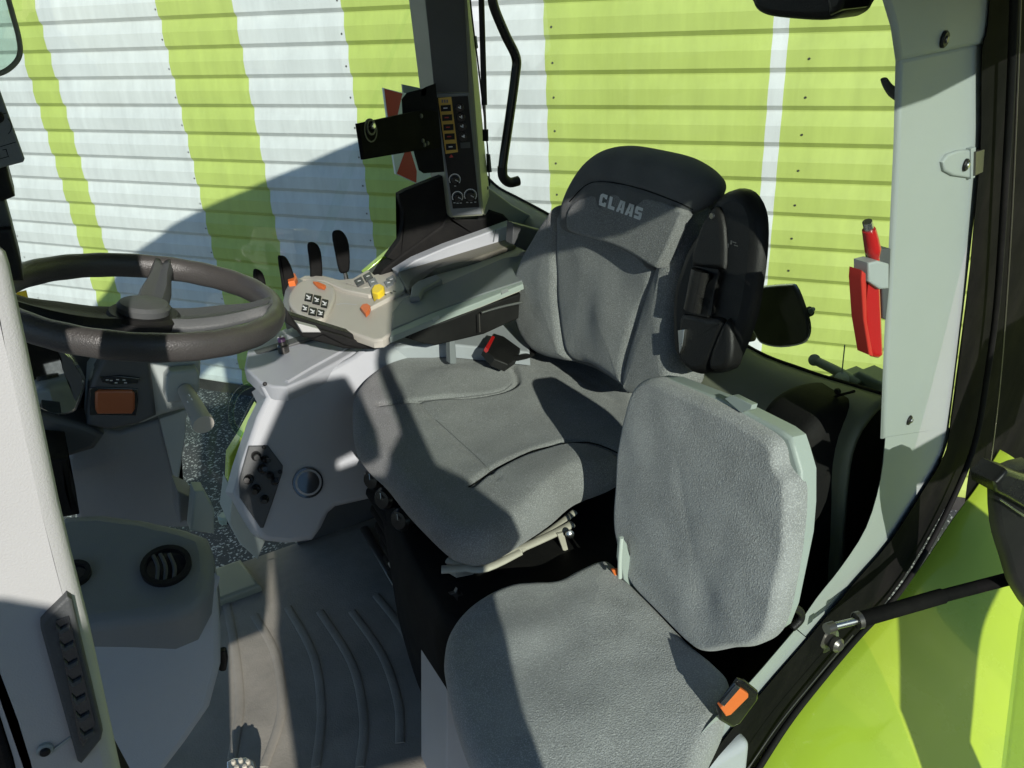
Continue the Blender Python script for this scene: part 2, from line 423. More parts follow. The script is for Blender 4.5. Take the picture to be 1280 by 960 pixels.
# ================================================================ CAB SHELL
floor = box('floor', (-.75,.42,-.06), (1.3,2.02,-.004), M['mat'], bev=0); tag(floor, 'cab floor pan under the rubber mat', kind='structure')
def floor_mat():
    t = thing('floor_mat', (.2,1.3,0), 'dusty grey brown ribbed rubber mat covering the cab floor', 'floor mat')
    pl = zp(0.0)
    slab3('mat_sheet', [V((-.7,.5,0.002)),V((1.2,.5,0.002)),V((1.2,1.98,0.002)),V((-.7,1.98,0.002))], V((0,0,1)), .006, .003, M['mat'], t)
    for pxs in ([(330,960),(352,890),(345,820),(318,770)],[(395,960),(402,890),(392,820),(360,760)],[(450,960),(455,900),(440,830),(400,765)],[(500,930),(498,880),(478,820),(440,765)],[(545,900),(535,850),(505,790),(470,745)],
                [(290,950),(300,880),(292,800),(280,740)]):
        tube('mat_rib', [P(x,y,pl)+V((0,0,.003)) for x,y in pxs], .010, M['mat'], t, flat=.24, seg=10)
floor_mat()
slw = thing('side_wall', (.8,2.0,.3), 'dark lower side wall of the cab behind the side console', 'cab wall')
slab3('wall_panel', [V((.33,2.0,0)),V((1.2,2.0,0)),V((1.2,2.0,.66)),V((.33,2.0,.60))], V((0,-1,0)), .03, .004, M['darkgrey'], slw)
# far door sill box and lime door frame strip
fs = thing('door_sill', (0.1,2.0,0), 'pale grey green far door sill beside the floor mat, left of the side console', 'door sill')
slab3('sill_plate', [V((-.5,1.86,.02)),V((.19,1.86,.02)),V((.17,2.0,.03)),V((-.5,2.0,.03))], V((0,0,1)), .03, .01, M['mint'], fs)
disc('plug', 283, 650, 9, zp(.04), M['shell'], fs, h=.02)

ld = thing('lime_door_post', P(300,600,yp(2.02)), 'narrow lime green door post strip left of the side console', 'door post')
slab('post', [(322,508),(329,512),(296,590),(290,640),(285,650),(284,610),(286,570),(300,548)], yp(2.02), .03, .004, M['lime'], ld)
tube('glass_edge', [P(x,y,yp(2.0)) for x,y in [(322,478),(301,487),(290,505),(291,530),(306,547)]], .007, M['cleargreen'], ld)
tube('seal', [P(x,y,yp(1.99)) for x,y in [(330,505),(300,585),(291,620),(285,655)]], .003, M['rubber'], ld)

# right-hand window glass
rw = thing('side_window', P(250,250,yp(2.16)), 'clear far side window pane between the steering wheel and the metal wall', 'window')
gp = yp(2.16)
slab('pane', [(-120,-120),(560,-120),(575,300),(460,345),(330,470),(286,560),(284,660),(-120,700)], gp, .004, 0, M['clear'], rw)
tube('lower_seal', [P(x,y,gp) for x,y in [(578,262),(540,286),(505,309),(455,346),(430,362)]], .004, M['rubber'], rw)
slab('lime_frame', [(455,341),(500,303),(540,279),(580,262),(584,270),(545,290),(505,314),(458,351)], yp(2.17), .02, .002, M['lime'], rw)

# rear window, sill and rear wall
rx = 1.17
rear = xp(rx, .75, -.05)
rwd = thing('rear_wall', P(980,600,rear), 'olive grey rear wall trim below the rear window, behind both seats', 'rear wall')
RA, RB = P(606,232,rear), P(1112,500,rear)
edge = [(606,222),(622,237),(650,252),(700,280),(800,345),(925,432),(1000,465),(1070,487),(1112,500)]
E3 = [P(x,y,rear) for x,y in edge]
rows = [[p for p in E3],
        [p+V((-.035,0,-.012)) for p in E3],
        [p+V((-.075,0,-.06)) for p in E3],
        [p+V((-.08,0,-.16)) for p in E3],
        [p+V((-.05,0,-.45)) for p in E3],
        [V((p.x-.04,p.y,0)) for p in E3]]
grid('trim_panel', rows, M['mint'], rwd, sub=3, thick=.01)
tube('window_seal', [p+V((.004,0,.004)) for p in E3], .005, M['rubber'], rwd)
tube('trim_joint', [P(x,y,rear,.05) for x,y in [(1068,489),(1020,503),(1005,515),(985,535)]], .0025, M['rubber'], rwd)
disc('screw', 985, 524, 4, rear, M['black'], rwd, off=.085)
disc('screw', 1047, 489, 4, rear, M['black'], rwd, off=.05)
disc('screw', 624, 277, 4, rear, M['black'], rwd, off=.04)
slab('recess_tab', [(1006,512),(1018,503),(1045,503),(1028,516),(1008,518)], rear, .01, .002, M['black'], rwd, off=.06)
gr = thing('rear_window', P(850,200,rear,-.01), 'clear rear window pane behind the driver seat headrest', 'window')
slab('pane', [(598,-140),(1140,-140),(1140,520),(1112,502)]+edge[::-1][1:], (rear[0]+V((.012,0,0)), rear[1]), .004, 0, M['clear'], gr)
# inner wheel arch cover beside passenger seat
arch = thing('wheel_arch_cover', P(1050,620,yp(.86)), 'dark rounded wheel arch cover between the small seat and the door pillar', 'wheel arch')
ap = yp(.88)
pad('arch_skin', [(975,640),(990,560),(1012,520),(1050,498),(1100,498),(1140,520),(1130,600),(1100,680),(1050,740),(1000,800),(940,860),(900,840)], ap, .03, .1, .04, M['rubber'], arch, bulge=.01, inner=14)

# ---------------------------------------------------------------- left door rear pillar
fr = (V((.57,.605,.5)), V((.25,-1,-.04)).normalized()); pp = (fr[0]-fr[1]*.008, fr[1])   # the cab narrows to the rear
pil = thing('door_pillar', P(1150,300,pp), 'tall grey plastic trimmed door pillar on the right with screws and belt anchor', 'pillar')
slab('upper_trim', [(1090,-60),(1103,-25),(1110,0),(1120,34),(1126,77),(1180,66),(1233,55),(1242,50),(1246,0),(1248,-60)], pp, .07, .006, M['trim'], pil, off=.004, back='ray')
slab('lower_trim', [(1126,73),(1180,62),(1232,51),(1230,103),(1236,111),(1232,186),(1222,250),(1216,300),(1206,386),(1187,538),(1145,544),(1105,550),(1110,430),(1117,300),(1123,180)], pp, .08, .006, M['trim'], pil, back='ray')
ribbon('lower_cap', [(1106,547),(1100,600),(1082,660),(1051,709),(1020,748),(995,785)], [(1190,534),(1176,578),(1160,606),(1113,677),(1069,728),(1010,798)], pp, .04, M['trim'], pil)
disc('screw', 1179, 49, 9, pp, M['black'], pil, h=.004, off=.004)
disc('screw_core', 1179, 49, 4, pp, M['darkmetal'], pil, h=.006, off=.004)
disc('screw', 1136, 525, 6, pp, M['black'], pil, h=.003)
disc('screw_core', 1137, 525, 3, pp, M['metal'], pil, h=.005)
an = slab('belt_anchor', [(1214,187),(1200,188),(1186,193),(1179,203),(1181,214),(1192,220),(1214,223)], pp, .006, .003, M['trim'], pil, off=.005)
for nm, x, y, r, mt in (('bolt', 1206, 206, 7, 'black'), ('bolt_core', 1206, 206, 3.5, 'metal')): disc(nm, x, y, r, pp, M[mt], an, h=.004 if nm=='bolt' else .006, off=.005)
slab('anchor_clip', [(1214,186),(1220,184),(1219,222),(1214,224)], pp, .012, .001, M['trim'], pil, off=.007)
slab('latch_slot', [(1220,190),(1231,187),(1229,215),(1219,220)], pp, .01, .001, M['darkmetal'], pil, off=.01)
ribbon('edge_trim', [(1232,104),(1228,186),(1217,290),(1206,386),(1186,538)], [(1237,104),(1233,186),(1223,290),(1212,386),(1192,538)], (pp[0],pp[1]), .01, M['chrometrim'], pil)
# strip that runs down to the door sill
sl = thing('sill_trim', P(930,870,pp), 'grey sill trim strip sloping down beside the small passenger seat', 'sill trim')
ribbon('strip', [(994,786),(931,859),(885,905),(838,962),(795,1010)], [(1010,799),(948,872),(908,925),(872,968),(832,1020)], (pp[0]+pp[1]*.002, pp[1]), .05, M['trim'], sl)
# black outer frame
bf = thing('door_frame', P(1150,700,yp(.50)), 'black steel door frame curving from upright pillar down along the sill', 'door frame')
FI = [(1239,-60),(1234,30),(1227,60),(1226,110),(1225,186),(1216,290),(1207,386),(1187,540),(1175,578),(1158,606),(1112,677),(1068,728),(1010,798),(947,871),(871,967),(830,1020)]
FO = [(1272,-60),(1270,30),(1268,70),(1265,110),(1257,200),(1250,300),(1240,405),(1220,545),(1201,598),(1183,632),(1140,706),(1100,762),(1050,822),(1000,882),(930,972),(890,1030)]
ribbon('frame_band', FI, FO, fr, .03, M['frameblack'], bf)
tube('outer_seal', [P(x,y,fr,.02) for x,y in [(1270,-60),(1264,100),(1256,240),(1246,380),(1234,470),(1221,545),(1200,604),(1162,681),(1122,743),(1072,797),(1027,850),(982,908),(930,990)]], .0055, M['rubber'], bf)
tube('bead', [P(x,y,fr,.024) for x,y in [(1066,794),(1020,848),(975,903),(930,968)]], .0012, M['darkmetal'], bf)
ribbon('outer_post', [(1262,-60),(1260,60),(1254,200),(1245,320),(1234,430),(1221,545),(1211,590),(1206,628)], [(1340,-60),(1340,60),(1340,200),(1340,320),(1340,430),(1340,520),(1300,590),(1240,648)], (fr[0]-fr[1]*.004, fr[1]), .06, M['frameblack'], bf)
tube('post_bead', [P(x,y,fr,.01) for x,y in [(1277,-60),(1272,100),(1263,300),(1250,480),(1236,590),(1222,632)]], .0016, M['darkmetal'], bf)
# gas strut
gs = thing('gas_strut', P(1035,795,yp(.50)), 'black gas strut running from the sill ball joint to the open door', 'gas strut')
g0, g1, g2, g3 = P(1042,783,fr,.035), P(1070,776,fr,.055), P(1178,745,fr,.13), P(1290,716,fr,.22)
tube('rod', [g0, g1], .006, M['metal'], gs)
tube('cylinder', [g1, g2], .0125, M['frameblack'], gs, seg=20)
tube('sleeve', [g2, g3], .0105, M['frameblack'], gs, seg=20)
tube('collar', [g1, g1+(g2-g1)*.05], .014, M['darkmetal'], gs, seg=20)
lathe('ball_joint', P(1033,797,fr), (0,-1,.1), [(.019,0),(.019,.004),(.012,.006),(.011,.016),(.013,.018),(.013,.026),(.008,.031),(0,.032)], M['darkmetal'], gs)
lathe('washer', P(1034,800,fr,-.002), (0,-1,0), [(.024,0),(.024,.004),(0,.0045)], M['metal'], gs)
tube('joint_neck', [P(1033,786,fr,.03), g0], .009, M['darkmetal'], gs)

# fender
def fender():
    e = [P(x,y,fr,.03) for x,y in [(1268,560),(1240,606),(1208,650),(1165,715),(1115,775),(1075,820),(1030,870),(985,930),(940,1000),(880,1080)]]
    rows = []
    for k,(dy,dz,dx) in enumerate([(.03,-.0,0),(0,-.004,0),(-.06,-.02,.0),(-.14,-.055,.005),(-.24,-.12,.01),(-.32,-.2,.02),(-.36,-.32,.03)]):
        rows.append([p+V((dx,dy,dz-.02)) for p in e])
    t = thing('rear_fender', P(1150,850,yp(.4)), 'glossy lime green rear fender outside the door sill, lower right', 'fender')
    grid('fender_skin', rows, M['lime'], t, sub=8, thick=.004)
fender()

# open door (rear hinged, tinted): stands to the right of the photographer, outside the frame, and filters the sun
H0, F0 = V((1.22,.58,0)), V((.17,-.22,0)); DD = (F0-H0).normalized(); DN = V((DD.y,-DD.x,0))
if DN.dot(CAM-H0) < 0: DN = -DN
doorpl = (H0, DN)
def D(xq, zq):
    q = V((xq, .5, zq)); t = (H0-q).dot(DN)/SUN.dot(DN); return q+SUN*t
od = thing('open_door', H0+V((0,0,.8)), 'open cab door with green tinted pane and black handle block, right edge', 'door')
slab3('door_pane', [D(1.16,1.40),D(1.0,1.375),D(.91,1.355),D(.83,1.345),D(.77,1.33),D(.70,1.355),D(.60,1.345),D(.44,1.295),D(.36,1.275),D(.31,1.21),D(.30,1.14),D(.31,.4),D(.44,.36),D(.6,.05),D(.95,.05),D(1.0,.25),D(1.10,.5),D(1.14,.9)], DN, .005, 0, M['tint'], od)
for q in ([(.70,1.36),(.77,1.335),(.83,1.35),(.91,1.36),(1.0,1.38),(1.1,1.40),(1.3,1.43),(1.3,1.6),(.80,1.6),(.80,1.475),(.775,1.44),(.75,1.42),(.70,1.42)],
          [(.69,1.6),(.69,1.475),(.745,1.455),(.795,1.50),(.795,1.6)],
          [(.335,1.205),(.36,1.27),(.44,1.29),(.60,1.345),(.70,1.36),(.70,1.42),(.64,1.41),(.53,1.39),(.47,1.40),(.42,1.45),(.40,1.42),(.33,1.27),(.31,1.20)],
          [(.335,1.205),(.31,1.20),(.305,1.06),(.30,1.03),(.30,.95),(.335,.95)],
          [(.30,1.03),(.262,1.0),(.24,.955),(.215,.94),(.22,.90),(.30,.90)],
          [(.155,.945),(.165,1.05),(.19,1.09),(.21,1.06),(.216,.99),(.235,1.0),(.245,1.05),(.238,1.14),(.222,1.19),(.14,1.2),(.08,1.19),(.05,1.14),(.02,1.10),(0,1.07),(-.02,1.04),(-.06,.98),(-.05,.94)],
          [(-.055,.95),(-.05,.60),(-.06,.56),(-.045,.34),(.31,.30),(.325,.60),(.33,.74),(.38,.76),(.38,.92),(.335,.96)],
          [(.37,.76),(.40,.76),(.435,.80),(.425,.85),(.37,.93)]):
    slab3('door_frame_blocker', [D(*p) for p in q], DN, .012, 0, M['black'], od)  # door frame bands, plus added opaque pieces casting the camera holder's shadow
hr = thing('fender_shade_blocker', (1.1,-.1,.6), 'unseen black plates added out of view to shade the fender and pillar', 'shadow blocker')  # unseen plates, added to cast the dark bands on fender and lower pillar
slab3('shade_plate', [V((x-.12,-.1,z+.283)) for x,z in [(1.46,.60),(1.30,.50),(1.16,.37),(1.03,.28),(1.0,.2),(.95,-.3),(1.06,-.3),(1.10,.17),(1.29,.29),(1.50,.42)]], V((0,-1,0)), .02, 0, M['black'], hr)
slab3('shade_plate', [V((x-.12,-.1,z+.283)) for x,z in [(1.06,.77),(1.27,.75),(1.33,.92),(1.7,.92),(1.7,.62),(1.29,.64),(1.10,.70)]], V((0,-1,0)), .02, 0, M['black'], hr)
xm = thing('panel_shade_blocker', (-.5,-.35,1.25), 'large unseen black plate added out of view to shade the left panel', 'mirror')  # unseen plate behind the camera, added to shade the lower left panel
slab3('panel_shade_plate', [V((-.75,-.35,1.0)),V((-.245,-.35,1.0)),V((-.225,-.35,1.1)),V((-.225,-.35,1.47)),V((-.25,-.35,1.49)),V((-.34,-.35,1.53)),V((-.75,-.35,1.56))], V((0,-1,0)), .06, .015, M['black'], xm)
lt = thing('door_latch', P(1265,640,yp(.52)), 'black door handle block at the right edge above the gas strut', 'door handle')
lp = yp(.52)
slab('block', [(1245,596),(1256,586),(1300,590),(1300,760),(1272,740),(1258,700),(1246,655)], lp, .06, .012, M['black'], lt, sm=3, back='ray')
slab('handle_lever', [(1246,604),(1262,588),(1300,600),(1300,645),(1262,624),(1248,616)], lp, .03, .008, M['blackgloss'], lt, off=.02)
tube('bright_edge', [P(x,y,lp,.01) for x,y in [(1250,624),(1285,648)]], .0015, M['metal'], lt)

# roof
rf = thing('cab_roof', (.4,1.2,1.6), 'pale cab roof above the opening', 'roof')
slab3('roof_skin', [V((x,.08,z)) for x,z in [(-.95,1.50),(-.78,1.57),(-.58,1.70),(-.39,1.805),(-.2,1.86),(0,1.88),(.4,1.868),(1.25,1.868),(1.33,1.80),(1.33,1.77),(-.62,1.77),(-.80,1.62),(-.97,1.53)]], V((0,-1,0)), 2.0, .01, M['roofskin'], rf)
box('edge_flange', (-.7,.10,1.73), (1.25,.16,1.80), M['black'], rf, bev=.01)
box('headliner', (-.7,.16,1.745), (1.2,2.0,1.765), M['liner'], rf, bev=.003)
# dark thing hanging at top
tl = thing('blind_housing', P(1000,0,xp(1.05)), 'black rounded roller blind housing at the top edge before the lime wall', 'blind')
tp = xp(1.05)
slab('housing', [(936,-30),(938,4),(950,18),(975,23),(1020,26),(1040,22),(1053,8),(1060,-30)], tp, .05, .012, M['black'], tl, sm=4)
slab('end_cap', [(1030,-30),(1034,20),(1050,12),(1056,-6),(1060,-30)], tp, .05, .008, M['blackgloss'], tl, off=.006)

# coat hook and hammer
ck = thing('coat_hook', P(1115,112,yp(.72)), 'small dark curved coat hook on the pillar edge', 'hook')
tube('hook', [P(x,y,yp(.72)) for x,y in [(1127,122),(1118,116),(1110,108),(1105,99)]], [.011,.010,.007,.005], M['darkgrey'], ck, flat=.6)
hm = thing('emergency_hammer', P(1090,360,yp(.80)), 'red emergency hammer clipped to the pillar before the lime wall', 'hammer')
hp = yp(.67)
slab('handle', [(1082,341),(1084,338),(1102,350),(1106,444),(1100,449),(1092,447),(1085,436),(1079,380)], hp, .02, .006, M['red'], hm, off=.006, back='ray')
slab('grip_side', [(1078,338),(1083,342),(1084,400),(1092,446),(1087,444),(1080,400),(1077,350)], hp, .018, .002, M['redtext'], hm, off=.012)
pts = [P(x,y,hp) for x,y in [(1085,283),(1088,296),(1091,312),(1093,322)]]
tube('head', [pts[0]+(pts[1]-pts[0])*.3, pts[1], pts[2], pts[3]], [.0085,.0095,.0105,.006], M['red'], hm, flat=.9)
tube('steel_tip', [P(1084,277,hp), P(1086.5,288,hp)], .006, M['metal'], hm)
tube('neck', [P(1093,315,hp), P(1094,345,hp)], .006, M['red'], hm)
slab('bracket', [(1086,329),(1098,326),(1112,330),(1112,361),(1100,362),(1086,352)], hp, .02, .003, M['trim'], hm, off=.014)
slab('bracket_foot', [(1098,311),(1114,311),(1112,362),(1108,400),(1104,398),(1103,362)], hp, .02, .002, M['darkgrey'], hm)

# exterior mirror, wiper motor
em = thing('exterior_mirror', P(972,395,xp(1.45)), 'black squarish exterior lamp mirror outside the rear window beside the armrest', 'mirror')
ep = xp(1.45)
mo = [(930,368),(945,359),(985,355),(993,358),(1001,376),(1010,405),(1009,423),(1000,431),(975,435),(953,431),(944,422),(932,395)]
slab('housing', mo, ep, .05, .006, M['metal'], em, sm=3, back='ray')
slab('face', [(x+(970-x)*.045, y+(395-y)*.045) for x,y in mo], ep, .01, .004, M['blackmirror'], em, sm=3, off=.004)
tube('plug', [P(1006,392,ep,-.02), P(1013,389,ep,-.02)], .012, M['black'], em)
tube('plug_tip', [P(1012,390,ep,-.02), P(1017,386,ep,-.02)], [.008,.005], M['shell'], em)
tube('arm', [P(941,420,ep,-.03), P(925,425,ep,-.02), P(921,440,ep,0)], .014, M['black'], em)
wm = thing('rear_wiper_motor', P(1060,480,xp(1.22)), 'pale dusty rear wiper motor with thin wire behind the rear window sill', 'wiper motor')
wp_ = xp(1.24)
tube('arm', [P(1018,450,wp_), P(1050,466,wp_), P(1075,482,wp_)], [.009,.010,.012], M['shell'], wm)
lathe('arm_end', P(1018,450,wp_), ray(1018,450)*-1, [(.012,-.01),(.012,.008),(.006,.012),(0,.012)], M['shell'], wm)
slab('housing', [(1026,474),(1050,465),(1060,470),(1072,464),(1104,480),(1104,500),(1080,492),(1060,486),(1040,482)], wp_, .04, .006, M['shell'], wm)
lathe('cap', P(1052,474,wp_,.02), ray(1052,474)*-1, [(.014,-.01),(.014,.004),(.005,.01),(0,.01)], M['white'], wm)
tube('wire', [P(1052,470,wp_,.02), P(1054,450,wp_,.02), P(1056,431,wp_,.02)], .0012, M['greyprint'], wm)

# ================================================================ FAR PILLAR WITH CONTROL PANEL
fp = thing('control_pillar', (.9,1.95,.9), 'dark grey upright pillar with amber framed switch column and three rotary dials', 'pillar')
def ed(x0,y0,x1,y1,ytop,pl):   # edge line extended to a given pixel row
    t = (ytop-y0)/(y1-y0); return P(x0+(x1-x0)*t, ytop, pl)
pa, pb, pc = yp(1.97), yp(1.93), yp(1.99)
A0, A1 = P(524.5,-60,pa), P(563,272,pa)
B0, B1 = P(579,-60,pb), P(604,270,pb)
C0, C1 = P(583,-60,pc), P(611.5,236,pc)
fpl = plane3(A1, B1, B0)
bk = V((.0,.1,0))
A0 = P(524.5,-60,fpl)
bm = bmesh.new()
vs = [bm.verts.new(p) for p in (A0,B0,C0,C0+bk,A0+bk, A1,B1,C1+V((0,0,-.02)),C1+bk,A1+bk)]
for f in ((0,1,6,5),(1,2,7,6),(2,3,8,7),(3,4,9,8),(4,0,5,9),(0,4,3,2,1),(5,6,7,8,9)): bm.faces.new([vs[i] for i in f])
bmesh.ops.bevel(bm, geom=[e for e in bm.edges], offset=.003, segments=3, affect='EDGES')
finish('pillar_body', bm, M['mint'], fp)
slab('face_upper', [(525.5,-60),(578,-60),(586,115),(543,116)], fpl, .004, .002, M['darkgrey'], fp, off=.004)
slab('face_lower', [(543,117),(586.5,116),(601.5,262),(603,268),(566,270),(563,262)], fpl, .004, .003, M['midgrey'], fp, off=.004)
cp = slab('switch_panel', [(545.5,122),(585,120),(599,259),(566,261)], fpl, .003, .001, M['black'], fp, off=.007)
amb = slab('amber_frame', [(547.7,122.5),(564,121),(572.5,190),(557,192.5)], fpl, .001, .0003, M['amber'], fp, off=.008)
for x,y in [(557.3,135.4),(558.9,147.3),(560.5,159.4),(562,171),(563.8,183.8)]:
    b = slab('rocker_switch', quad(x,y,12.6,7.6,-.06), fpl, .003, .0012, M['black'], fp, off=.012)
    marks('symbol', [quad(x-.5,y-.3,5,1.3,-.06)], fpl, M['white'] if y in (135.4,183.8) else M['redtext'], b, off=.0125)
marks('amber_lettering', [quad(x,126.5,2.2,4,-.06) for x in (553,556,559)], fpl, M['darkmetal'], fp, off=.0085)
for x,y in [(574.4,134.8),(576,146.7),(577.5,158.3),(579,171)]:
    b = disc('push_button', x, y, 5.5, fpl, M['blackgloss'], fp, h=.003, off=.007)
    marks('symbol', [quad(x,y,4,1.2,.5), quad(x+1,y-1,1.4,3,0)], fpl, M['white'], b, off=.011)
slab('blank_switch', quad(581.7,181.7,12,7,-.06), fpl, .003, .001, M['darkgrey'], fp, off=.009)
marks('warning_triangle', [[(561.5,197),(564,192.8),(566.8,196.6)]], fpl, M['red'], fp, off=.0085)
for x,y,r in [(568.5,224.4,7.5),(571.9,246,7.2),(588,244,8.2)]:
    k = disc('rotary_dial', x, y, r-1.8, fpl, M['blackgloss'], fp, h=.012, off=.007)
    seg = []
    for j in range(15):
        a0 = math.radians(-215+j*17); a1 = math.radians(-215+j*17+15)
        seg.append([(x+math.cos(a0)*(r-1.2), y+math.sin(a0)*(r-1.2)),(x+math.cos(a0)*r, y+math.sin(a0)*r),(x+math.cos(a1)*r, y+math.sin(a1)*r),(x+math.cos(a1)*(r-1.2), y+math.sin(a1)*(r-1.2))])
    marks('dial_scale', seg, fpl, M['white'], k, off=.0078)
    marks('pointer', [quad(x+2.5,y+1.5,4.5,1.1,.5)], fpl, M['greyprint'], k, off=.0195)
marks('small_print', [quad(x,y,2.6,1,0) for x,y in [(569,232.5),(568,253.5),(572,254),(576,253.8),(584,253),(589,253.2),(594,252.6)]], fpl, M['greyprint'], fp, off=.008)
disc('clip', 608, 235, 2.5, pc, M['black'], fp, off=.01)
slab('side_clip', [(592,46),(596,45),(598,60),(594,62)], pc, .01, .001, M['mint'], fp, off=.01)
slab('side_clip', [(610,193),(613,193),(615,215),(611,216)], pc, .01, .001, M['darkgrey'], fp, off=.01)
# pillar foot
pf = thing('pillar_foot', P(590,290,yp(1.95)), 'blue grey pillar foot trim below the dial panel', 'trim')
slab('foot_face', [(560,266),(566,274),(606,272),(612,262),(630,268),(645,284),(600,300),(560,314),(520,330),(498,342),(470,352),(480,336),(505,316),(530,298),(552,282)], yp(1.985), .04, .006, M['rubber'], pf)
slab('foot_side', [(606,233),(616,238),(640,256),(700,290),(708,302),(692,300),(645,283),(612,272),(603,268)], yp(1.99), .05, .004, M['mint'], pf)

# bracket, black plates, marker board
tb = thing('monitor_bracket', P(480,175,yp(1.75)), 'black steel monitor bracket plate with bright knob left of the pillar', 'bracket')
tp2 = plane3(P(449,170,yp(1.70)), P(545,150,yp(1.90)), P(455,199,yp(1.70)))
slab('arm_plate', [(448.5,154.5),(530,137),(548,140),(550,185),(517,189),(455.5,199.5)], tp2, .008, .001, M['frameblack'], tb)
disc('clamp_ring', 463, 159, 9.5, tp2, M['darkgrey'], tb, h=.003, inner=7.5)
disc('clamp_ring', 463, 163, 14, tp2, M['darkgrey'], tb, h=.0015, inner=12.5)
disc('bright_knob', 463, 157.5, 3.6, tp2, M['metal'], tb, h=.01)
for x,y in [(526,145),(528,176),(534,179),(530,181)]: disc('bolt', x, y, 2.6, tp2, M['darkgrey'], tb, h=.004)
slab('back_plate', [(502.5,124),(509,116),(528,111),(528,118),(531,118),(532,109),(545,104),(556,215),(530,217),(524,213),(515,180),(504,150)], yp(1.93), .02, .003, M['rubber'], tb, back='ray')
vb = thing('window_cover', P(530,260,yp(1.99)), 'large black curved cover plate on the window behind the pillar foot', 'cover')
slab('cover_plate', [(556,219),(530,229),(508,238),(499,243),(500,252),(504,264),(504,280),(500,300),(484,322),(500,330),(570,300),(568,250)], yp(1.99), .02, .004, M['rubber'], vb)
mb = thing('marker_board', P(500,160,yp(2.35)), 'red and white striped marker board outside the window behind the black bracket', 'marker board')
mp = yp(2.35)
slab('board', [(479.5,110),(503,116),(530,120),(550,215),(521,230),(495,218),(486,160)], mp, .012, .001, M['white'], mb)
for pp_ in ([(480.3,111),(503,117),(497,144),(487,158),(485,147)], [(508,184),(513,188),(521,214),(520.5,228.5),(496,217)]):
    marks('red_stripe', [pp_], mp, M['signred'], mb, off=.001)
slab('grey_back_board', [(503.5,105.5),(530,111),(540,150),(506,130)], yp(2.37), .01, .001, M['midgrey'], mb)
# grab rail and window strut
gr_ = thing('grab_rail', P(640,90,yp(1.86)), 'black bent tubular grab rail right of the control pillar', 'grab rail')
gy = yp(1.86)
tube('rail', [P(x,y,gy) for x,y in [(612,-60),(615,-10),(618,10),(632,44),(645,72),(644,95),(638,140),(630,195),(628,212)]], .0115, M['blackgloss'], gr_, seg=18)
tube('rail_foot', [P(x,y,gy) for x,y in [(628,208),(629,221),(637,228),(648,226)]], .0125, M['black'], gr_, seg=18)
st = thing('window_strut', P(605,90,yp(1.9)), 'thin black window gas strut between the pillar and grab rail', 'gas strut')
tube('cylinder', [P(600,-60,yp(1.9)), P(605.5,131,yp(1.9))], .0072, M['black'], st)
tube('rod', [P(605.5,131,yp(1.9)), P(607,168,yp(1.9))], .0032, M['darkmetal'], st)
tube('end_fitting', [P(606.7,162,yp(1.9)), P(607,176,yp(1.9))], .0075, M['rubber'], st)
tube('cable', [P(x,y,yp(1.93)) for x,y in [(582,-60),(590,20),(600,100),(609,180),(612,232)]], .002, M['rubber'], st)

# ================================================================ SIDE CONSOLE
sc = thing('side_console', P(380,600,yp(1.85)), 'pale blue grey side console with round cup hole and switch plate', 'console')
fpt = P(358,483,zp(.60))
facepl = plane3(P(326,480,yp(1.83)), P(470,480,yp(1.80)), P(330,676,yp(1.66)))
slab('console_face', [(326,482),(333,496),(321,520),(300,582),(291,616),(306,642),(324,669),(332,676),(361,679),(391,675),(402,660),(411,641),(420,633),(468,622),(560,590),(660,500),(660,395),(560,420),(460,430),(440,445),(385,474),(358,484)], facepl, .14, .012, M['bluegrey'], sc)
shp = zp(.60)
slab('top_shelf', [(305,459),(309,438),(320,427),(357,410),(420,385),(560,340),(662,330),(662,440),(560,430),(470,434),(441,441),(420,453),(384,473),(358,484),(340,483),(324,477)], shp, .03, .006, M['bluegrey'], sc)
slab('shelf_rib', [(356,474),(385,452),(440,422),(475,408),(478,412),(445,428),(390,458),(360,476)], shp, .005, .002, M['bluegrey'], sc, off=.006)
slab('toe_panel', [(291,617),(306,642),(324,669),(332,677),(322,700),(300,680),(286,655)], yp(1.80), .1, .004, M['shell'], sc)
lathe('cup_rim', P(385,603,facepl), facepl[1], [(.034,-.002),(.034,.004),(.028,.007),(.025,.004),(.025,-.03)][:3]+[(.0265,.007),(.0255,.003),(.0255,.0005)], M['bluegrey'], sc)
disc('cup_hole', 385, 603.5, 19, facepl, M['screen'], sc, h=.0015, off=.004)
swp = slab('switch_plate', [(335,556.5),(354,582),(353,592),(341,628),(329.5,660),(326,660),(300,622),(299,606),(300,596),(303,585),(311,557)], facepl, .006, .003, M['darkgrey'], sc, off=.006)
for x,y,r in [(320,570,7),(331,574,5.5),(328,586,6.5),(338,594,5),(311,599,7),(320,611,6.5),(344,602,5.5),(331,624,6)]:
    c = P(x,y,facepl,.006); 
    lathe('switch_knob', c, facepl[1]+V((random.uniform(-.3,.3),0,random.uniform(-.2,.2))), [(r*.0017,0),(r*.0015,.012),(r*.0009,.014),(r*.0011,.03),(r*.0009,.034),(0,.034)], M['blackgloss'], swp, seg=14)
for x,y in [(330,559),(350,590)]: disc('screw', x, y, 2.6, facepl, M['black'], swp, off=.006)
kb = sc
kb = lathe('shelf_knob', P(355,440,shp), (0,0,1), [(.014,0),(.014,.018),(.011,.022),(.011,.03),(0,.03)], M['darkmetal'], kb)
lathe('purple_cap', P(355,440,shp)+V((0,0,.03)), (0,0,1), [(.010,0),(.010,.008),(.007,.012),(0,.013)], M['purple'], kb)
disc('shelf_screw', 331, 480, 2.6, (facepl[0], facepl[1]), M['black'], sc, off=.01)

